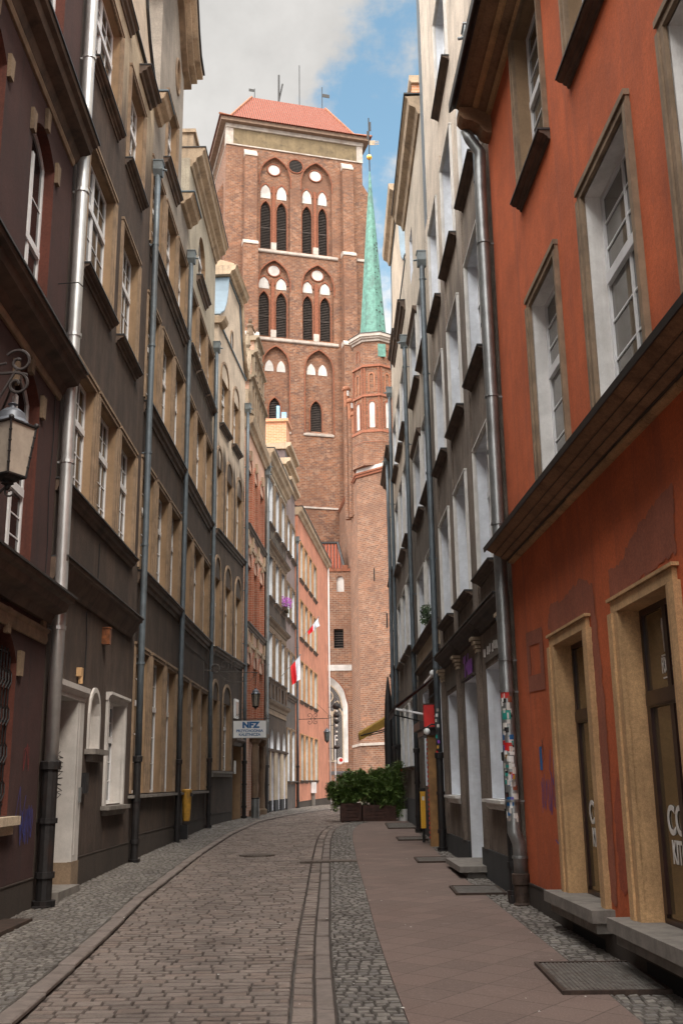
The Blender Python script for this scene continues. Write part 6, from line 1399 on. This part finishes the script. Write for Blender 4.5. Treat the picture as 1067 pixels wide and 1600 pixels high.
m.tube([(.75, 0, .05), (.78, 0, .48)], [.02, .004], 5); m.obj('bracket', 'floral_iron', LB)
ROTL = radians(10); lantern_body(LB, (1.40, 0, -.92), .115, .32, 'lattice_glass', True)
# lantern on the salmon house
hx, hy = H.world(.15, 0, 0).x, H.world(.15, 0, 0).y
LH = empty('wall_lantern', (hx, hy, 4.62), radians(-4), 'small dark hexagonal lantern on a long scrolled bracket fixed to the salmon house', 'lantern', 'lanterns hung on the left-hand houses')
m = MB(); m.tube([(0, 0, 0), (1.5, 0, .03)], .016, 6); m.box(-.01, .02, -.03, .03, -.2, .3)
for cx, cz, r, tt, st, sg in ((.55, .17, .16, 1.2, -1.6, 1), (.85, .17, .14, 1.2, -1.6, -1), (.55, -.14, .15, 1.2, 1.5, -1), (.85, -.14, .14, 1.2, 1.5, 1), (1.5, .12, .10, 1.1, -1.5, 1)): ribbon_curve(m, spiral(cx, cz, r, tt, st, sg), .011, TT)
m.tube([(.9, 0, .75), (1.45, 0, .22)], .008, 5); m.tube([(1.40, 0, .03), (1.40, 0, -.32)], .008, 5); m.obj('bracket', 'wrought_iron', LH)
lantern_body(LH, (1.40, 0, -1.05), .15, .42, 'smoky_glass', True)
# clinic sign
sx, sy = E.world(3.08, 0, 0).x, E.world(3.08, 0, 0).y
SG = empty('hanging_sign', (sx, sy, 3.55), 0, 'white hanging clinic sign with blue lettering NFZ on a black iron bar', 'sign')
m = MB(); m.tube([(-.02, 0, 0), (1.18, 0, .0)], .012, 6); m.box(-.02, .01, -.02, .02, -.35, .25); ribbon_curve(m, spiral(.17, .09, .07, 1.2, 0, 1), .007, TT); ribbon_curve(m, spiral(1.08, .07, .06, 1.2, 3, -1), .007, TT)
m.tube([(.12, 0, 0), (.12, 0, -.07)], .006, 5); m.tube([(1.0, 0, 0), (1.0, 0, -.07)], .006, 5); m.obj('sign_bar', 'black_metal', SG)
m = MB(); m.box(.05, 1.06, -.02, .02, -.57, -.055); sb = m.obj('sign_board', 'sign_white', SG)
m = MB(); m.box(.04, 1.07, -.024, .024, -.058, -.045); m.box(.04, 1.07, -.024, .024, -.58, -.569); m.box(.035, .049, -.024, .024, -.58, -.045); m.box(1.061, 1.075, -.024, .024, -.58, -.045); m.obj('sign_edge', 'dull_pipe', sb)
def front(x, y, z, sx_=1.): 
    mm = Matrix.Rotation(pi / 2, 4, 'X'); mm = Matrix.Translation((x, y, z)) @ mm @ Matrix.Diagonal((sx_, 1, 1, 1)); return mm
lettering('NFZ', .245, 'sign_blue', sb, front(.585, -.025, -.265, 1.12), .014)
m = MB()                                  # serifs that make the emblem read like a slab face
for x in (.375, .50, .60, .77):
    m.box(x - .03, x + .03, -.03, -.022, -.108, -.098)
for x in (.375, .60): m.box(x - .03, x + .03, -.03, -.022, -.267, -.257)
m.obj('emblem_serifs', 'sign_blue', sb)
lettering('PRZYCHODNIA', .112, 'sign_blue', sb, front(.555, -.025, -.40, 1.05), .003)
lettering('KALETNICZA', .112, 'sign_blue', sb, front(.555, -.025, -.515, 1.0), .003)
# flags
def flag(name, F, u, z, dx, dz, du, w_, h_, label, order, seed):
    p = F.world(u, 0, z); e = empty(name, p, 0, label, 'flag', 'red and white flags on slanting poles')
    m = MB(); tip = Vector((dx, du, dz)); m.tube([(0, 0, 0), tuple(tip)], .014, 6); m.ball(tuple(tip), .03, 6); m.obj('flagpole', 'dull_pipe', e)
    r_ = random.Random(seed); n, k = 10, 12; d = tip.normalized()
    for half in (0, 1):
        m = MB(); vs = []
        for i in range(k + 1):
            s = .98 - (half * .5 + .5 * i / k) * w_ / tip.length
            for j in range(n + 1):
                t = j / n; base = tip * s; fold = .10 * sin(7 * s + 3 * t + seed) * t
                vs.append((base.x + order * .05 * t * sin(5 * i / k + 2) + fold * .3, base.y + .06 * sin(9 * (half + i / k) + t * 2) * t + fold, base.z - h_ * t * (1 - .12 * half)))
        m.add(vs, [(i * (n + 1) + j, i * (n + 1) + j + 1, (i + 1) * (n + 1) + j + 1, (i + 1) * (n + 1) + j) for i in range(k) for j in range(n)])
        m.obj('flag_half', 'flag_white' if half == 0 else 'flag_red', e, True)
flag('flag', G, 4.05, 5.95, .88, 1.05, .3, .62, 1.05, 'red and white flag hanging limp in front of the corniced grey house', 1, 1)
flag('flag', H, 1.7, 8.8, .85, 1.15, .3, .95, .42, 'red and white flag furled on the front of the salmon house', 1, 4)
# flower box
p = G.world(4.9, .14, 8.98); FB = empty('flower_box', p, pi / 2 - radians(4.2), 'window box of purple flowers on a sill of the corniced house', 'flower box')
m = MB(); m.box(-.45, .45, -.1, .12, 0, .16); m.obj('trough', 'wood_planter', FB)
m = MB(); r_ = random.Random(2)
for i in range(420):
    a, b = r_.uniform(-.5, .5), r_.uniform(-.25, .3); c = .18 + r_.random() * .42; s_ = .05
    m.quad((a, b, c), (a + s_, b + r_.uniform(-s_, s_), c), (a + s_, b, c + s_), (a, b + r_.uniform(-s_, s_), c + s_))
m.obj('petals', 'petal', FB); m = MB()
for i in range(200):
    a, b = r_.uniform(-.5, .5), r_.uniform(-.3, .2); c = r_.uniform(-.15, .3); s_ = .06; m.quad((a, b, c), (a + s_, b, c + .02), (a + s_, b + .03, c + s_), (a, b + .02, c + s_))
m.obj('foliage', 'leaf', FB)
# litter bins
p = D.world(4.9 + .9, 0, 0)
BN = empty('litter_bin', (D.world(5.55, 0, 0).x, D.world(5.55, 0, 0).y, gz(24.5)), pi / 2 - radians(.2), 'scuffed yellow wall-mounted litter bin under the sooty windows on the left', 'litter bin', 'yellow litter bins')
m = MB(); m.lathe((0, -.16), [(.07, .42), (.08, .44), (.115, 1.02), (.12, 1.10), (.09, 1.12)], 14); m.obj('bin_body', 'yellow_paint', BN)
m = MB(); m.box(-.08, .08, -.29, -.25, .96, 1.03); m.obj('bin_slot', 'black_metal', BN); m = MB(); m.box(-.04, .04, -.2, -.0, .0, .34); m.box(-.05, .05, -.05, .0, .3, 1.0); m.obj('bin_post', 'black_metal', BN)
q_ = J_.world(2.35, .28, 0)
BN2 = empty('litter_bin', (q_.x, q_.y, gz(q_.y)), 0, 'narrow amber-yellow box bin on a thin post beside the striped shop doorway', 'litter bin', 'yellow litter bins')
m = MB(); m.box(-.05, .05, -.07, .07, .30, 1.02); m.box(-.055, .055, -.075, .075, 1.0, 1.04); m.obj('bin_body', 'amber_paint', BN2); m = MB(); m.tube([(0, 0, -.02), (0, 0, .3)], .03, 8); m.box(-.06, .06, -.08, .08, 1.041, 1.11); m.obj('bin_post', 'cast_iron', BN2)
m = MB(); m.box(-.02, .03, -.0735, -.071, .86, .94); m.obj('bin_label', 'paper', BN2)
q_ = E.world(4.95, .45, 0)
AS = empty('ash_bin', (q_.x, q_.y, gz(q_.y)), 0, 'slim grey metal cylinder bin standing by the carved brick house portal', 'bin')
m = MB(); m.prism((0, 0), .13, .13, .0, .62, 18); m.obj('cylinder', 'dull_pipe', AS, False); m = MB(); m.prism((0, 0), .14, .14, .621, .66, 18); m.obj('lid', 'lead_cap', AS)
q_ = H.world(5.3, .12, 0)
MBX = empty('utility_box', (q_.x, q_.y, gz(q_.y)), pi / 2 - radians(5.1), 'white utility cabinet on a post against the salmon wall', 'utility box')
m = MB(); m.box(-.28, .28, -.12, .1, .7, 1.25); m.obj('cabinet', 'white_frame', MBX); m = MB(); m.box(-.18, .18, -.06, .08, .0, .7); m.obj('cabinet_post', 'concrete', MBX)
# awning and red lantern box over the shop door
q_ = J_.world(1.35, .02, 3.70)
AWN = empty('awning', (q_.x, q_.y, q_.z), pi / 2 + radians(.7), 'dark folding awning with a pale arm over the shop door on the right', 'awning')
m = MB(); m.add([(0, 0, 0), (1.7, 0, 0), (1.9, .86, -.62), (-.05, .86, -.62), (0, .0, .02), (1.7, .0, .02), (1.9, .87, -.60), (-.05, .87, -.60)], [(0, 1, 2, 3), (7, 6, 5, 4), (0, 3, 7, 4), (1, 2, 6, 5), (2, 3, 7, 6)]); m.add([(-.05, .86, -.62), (1.9, .86, -.62), (1.9, .88, -.8), (-.05, .88, -.8)], [(0, 1, 2, 3)])
m.obj('awning_cloth', 'awning_dark', AWN)
m = MB(); m.quad((0.02, .02, -.02), (1.68, .02, -.02), (1.88, .85, -.64), (-.03, .85, -.64)); m.obj('awning_lining', 'awning_red', AWN)
m = MB(); m.tube([(-.03, .84, -.66), (-.05, .02, -.82)], .022, 6); m.obj('awning_arm', 'white_frame', AWN); m = MB(); m.tube([(1.9, .84, -.64), (1.75, .02, -.85)], .016, 6); m.tube([(-.05, .86, -.64), (1.9, .86, -.64)], .02, 6); m.obj('awning_rail', 'black_metal', AWN)
m = MB(); m.tube([(-.1, .03, .02), (1.8, .03, .02)], .06, 10); m.ball((-.12, .06, .05), .07, 8); m.obj('awning_roll', 'white_frame', AWN)
q_ = J_.world(1.15, .2, 2.86)
RB = empty('lantern_box', (q_.x, q_.y, q_.z), pi / 2 + radians(.7), 'bright red square lantern box hanging under the dark awning', 'lantern box')
m = MB(); m.box(-.11, .11, -.10, .11, -.2, .24); m.obj('box_body', 'red_paint', RB); m = MB(); m.box(-.12, .12, -.11, .12, .241, .265); m.obj('box_lid', 'dark_frame', RB); m = MB(); m.box(-.12, .12, -.11, .12, -.225, -.201); m.obj('box_frame', 'dark_frame', RB); m = MB(); m.tube([(0, 0, .35), (0, -.2, .55)], .012, 5); m.obj('box_hook', 'black_metal', RB)
q_ = J_.world(.62, .3, 2.55)
m = MB(); m.ball((0, 0, 0), .065, 14); LG = empty('globe_lamp', (q_.x, q_.y, q_.z), 0, 'white globe lamp on the wall beside the red lantern box', 'lamp'); m.obj('globe', 'sign_white', LG, True); m = MB(); m.tube([(.0, 0, .08), (.1, 0, .14), (.28, 0, .12)], .014, 6); m.obj('lamp_arm', 'black_metal', LG)
# mustard awning far off, on the end house
q_ = L_.world(3.2, .02, 3.85)
YA = empty('awning', (q_.x, q_.y, q_.z), pi / 2 + radians(.4), 'mustard yellow canopy jutting from the far end of the right-hand row', 'awning')
m = MB()
for i in range(6):
    a, b = .32 * i, .32 * (i + 1); m.add([(a, 0, .1), ((a + b) / 2, 0, .16), (b, 0, .1), (a, 1.25, -.62), ((a + b) / 2, 1.25, -.54), (b, 1.25, -.62)], [(0, 1, 4, 3), (1, 2, 5, 4)])
m.add([(0, 0, .1), (0, 1.25, -.62), (0, 1.22, -.85), (0, 0, -.2)], [(0, 1, 2, 3)]); m.add([(0, 1.25, -.62), (1.92, 1.25, -.62), (1.92, 1.22, -.82), (0, 1.22, -.85)], [(0, 1, 2, 3)])
m.obj('canopy_cloth', 'awning_yellow', YA)
for x_ in (0, 1.9): m = MB(); m.tube([(x_, 0, -.4), (x_, 1.2, -.68)], .02, 6); m.obj('canopy_arm', 'black_metal', YA)
# dark folded parasols / sign standing off the end house
q_ = L_.world(2.2, .28, 0)
PS = empty('folded_parasol', (q_.x, q_.y, gz(q_.y)), 0, 'dark folded parasol leaning against the drainpipes beyond the planters', 'parasol')
m = MB(); m.tube([(0, 0, 0), (0, 0, 1.2)], .03, 8); m.obj('parasol_pole', 'dull_pipe', PS); m = MB(); m.lathe((0, 0), [(.10, 1.1), (.16, 1.5), (.17, 2.6), (.12, 3.8), (.05, 4.4), (.02, 4.6)], 9); m.obj('parasol_cloth', 'black_metal', PS)
# hanging globe lamps stack and no-entry sign at the salmon corner
q_ = H.world(14.35, .38, 0)
HS = empty('corner_sign', (q_.x, q_.y, 3.6), 0, 'vertical stack of dark and pale hanging shop ornaments at the salmon house corner', 'shop sign')
m = MB(); m.tube([(.12, 0, -.9), (.12, 0, 3.1)], .025, 6)
for z in (.05, 1.45, 1.95, 2.55): m.tube([(-.4, 0, z), (.12, 0, z)], .02, 5)
m.obj('ornament_rod', 'black_metal', HS)
for z, r, sz in ((.12, .22, .6), (1.68, .17, .9), (2.05, .2, .8), (2.62, .25, .9)): m = MB(); m.ball((.12, 0, z), r, 10, 0, sz); m.obj('dark_globe', 'cast_iron', HS, True)
for z, r in ((.55, .07), (.8, .06), (1.05, .07), (1.42, .09), (1.85, .08), (2.32, .09)): m = MB(); m.ball((.12, -.02, z), r, 8); m.obj('pale_globe', 'paper', HS, True)
NE = empty('street_sign', (-.60, 67.5, gz(66)), 0, 'small red and white traffic sign on a thin pole by the church wall', 'traffic sign')
m = MB(); m.tube([(0, 0, 0), (0, 0, 4.2)], .03, 8); m.obj('sign_pole', 'white_frame', NE); m = MB(lambda a, b, c: (a + .30, c - .06, b + 2.62)); m.prism((0, 0), .22, .22, -.012, .012, 20); o = m.obj('sign_disc', 'sign_white', NE); m = MB(lambda a, b, c: (a + .36, c - .08, b + 2.66)); m.prism((0, 0), .11, .11, -.006, .006, 18); m.obj('sign_symbol', 'red_paint', o)
# planters with evergreen shrubs
def planter(name, label, x0, x1, y0, y1, zb, h, crown, seed, nleaf):
    e = empty(name, ((x0 + x1) / 2, (y0 + y1) / 2, gz(y0) + zb), radians(3), label, 'planter', 'brown wooden planters with shrubs')
    hx, hy = (x1 - x0) / 2, (y1 - y0) / 2; m = MB(); nb = 5
    for i in range(nb):
        z0, z1 = h * i / nb + .01, h * (i + 1) / nb - .006; t = .02 * (i / nb)
        m.box(-hx - t, hx + t, -hy - t, -hy + .03, z0, z1); m.box(-hx - t, hx + t, hy - .03, hy + t, z0, z1); m.box(-hx - t, -hx + .03, -hy + .03, hy - .03, z0, z1); m.box(hx - .03, hx + t, -hy + .03, hy - .03, z0, z1)
    m.box(-hx + .03, hx - .03, -hy + .03, hy - .03, 0, h * .85); m.obj('planter_box', 'wood_planter', e)
    m = MB(); m.box(-hx - .03, hx + .03, -hy - .035, -hy - .021, -.02, h + .03) if False else None
    for xx in (-hx - .02, hx - .05):
        for yy in (-hy - .03, hy - .02): m.box(xx, xx + .07, yy, yy + .05, -.04, h)
    m.obj('planter_post', 'wood_planter', e)
    r_ = random.Random(seed); st = MB(); lf = MB()
    cl = []
    for (cx, cy, cz, rx, ry, rz, wt) in crown:
        for _ in range(int(wt * 26)):
            while True:
                a, b, c = r_.uniform(-1, 1), r_.uniform(-1, 1), r_.uniform(-1, 1); d = a * a + b * b + c * c
                if .15 < d < 1: break
            cl.append((cx + a * rx, cy + b * ry, cz + c * rz, r_.uniform(.06, .13)))
    for x, y, z, r in cl[::3]:
        bx, by = x * .35 + r_.uniform(-.1, .1), y * .4; st.tube([(bx, by, h * .8), ((bx + x) / 2 + r_.uniform(-.04, .04), (by + y) / 2, (h + z) / 2), (x, y, z)], [.014, .009, .004], 5)
    for i in range(nleaf):
        x, y, z, r = r_.choice(cl); v = Vector((r_.gauss(0, 1), r_.gauss(0, 1), r_.gauss(0, .8))).normalized() * r * r_.random() ** .5
        p = Vector((x, y, z)) + v; d = (v.normalized() + Vector((r_.uniform(-.5, .5), r_.uniform(-.5, .5), r_.uniform(-.5, .3)))).normalized(); L = r_.uniform(.045, .10); w_ = L * .3
        s = d.cross(Vector((r_.uniform(-.3, .3), r_.uniform(-.3, .3), 1))).normalized() * w_; up_ = Vector((0, 0, -L * .12))
        lf.add([tuple(p), tuple(p + d * L * .5 + s), tuple(p + d * L + up_), tuple(p + d * L * .5 - s)], [(0, 1, 2, 3)])
    st.obj('branches', 'iron_rust', e); lf.obj('foliage', 'leaf' if seed % 2 else 'leaf', e)
    return e
planter('planter', 'narrow brown wooden planter with a loose evergreen shrub leaning out to the left', -.13, .42, 31.35, 31.95, .03, .50, [(-.02, 0, .95, .55, .42, .42, 2.2), (-.38, 0, .80, .34, .3, .40, 1.2), (.1, 0, 1.18, .42, .35, .24, 1.0), (.05, -.1, .62, .35, .3, .14, .6)], 3, 13000)
planter('planter', 'wide brown wooden planter with a thick evergreen hedge, touching the drainpipes', .50, 1.43, 31.35, 31.95, .0, .47, [(-.22, 0, .95, .55, .42, .48, 2.6), (.32, 0, .92, .40, .36, .46, 1.8), (.05, 0, 1.22, .60, .34, .26, 1.4), (0, -.15, .60, .5, .25, .14, .8), (.50, -.1, 1.35, .18, .16, .38, .5), (.52, -.25, .6, .16, .15, .42, .6)], 5, 19000)
e = empty('potted_climber', (1.66, 31.5, gz(31.5)), 0, 'climbing plant with a few red blooms against the drainpipe behind the planters', 'plant')
m = MB(); m.lathe((0, 0), [(.12, 0), (.17, .32), (.18, .34)], 12); m.obj('plant_pot', 'sign_white', e)
m = MB(); r_ = random.Random(6)
m2 = MB()
for i in range(900):
    z = .35 + 1.35 * r_.random() ** .8; w_ = .22 * (1.25 - z / 2.6); p = Vector((r_.gauss(0, w_ * .6) - .06, r_.gauss(0, w_ * .5), z)); L = .06; d = Vector((r_.gauss(0, 1), r_.gauss(0, 1), r_.gauss(0, .6))).normalized(); s = d.cross(Vector((0, .2, 1))).normalized() * L * .3
    (m2 if i % 60 == 0 and z > 1.3 else m).add([tuple(p), tuple(p + d * L * .5 + s), tuple(p + d * L), tuple(p + d * L * .5 - s)], [(0, 1, 2, 3)])
m.obj('foliage', 'leaf', e); m2.obj('blooms', 'red_paint', e); m = MB(); m.tube([(0, 0, .3), (.03, 0, .9), (-.04, 0, 1.3), (-.02, 0, 1.7)], [.02, .015, .01, .004], 5); m.obj('stem', 'iron_rust', e)
# a few fallen leaves and scraps on the paving
r_ = random.Random(12); m = MB()
for i in range(46):
    y = r_.uniform(7, 20); x = r_.uniform(kl(y), 2.0); z = gz(y) + .064 if x < kl(y) + .1 else gz(y) + .03; s_ = r_.uniform(.006, .016); a = r_.random() * 6
    m.add([(x + s_ * cos(a + k * pi / 2), y + s_ * 1.4 * sin(a + k * pi / 2), z + .004 * (k % 2)) for k in range(4)], [(0, 1, 2, 3)])
o = m.obj('fallen_leaves', 'paper'); o['kind'] = 'stuff'; tag(o, 'scattered pale scraps and fallen leaves on the paving stones', 'litter')
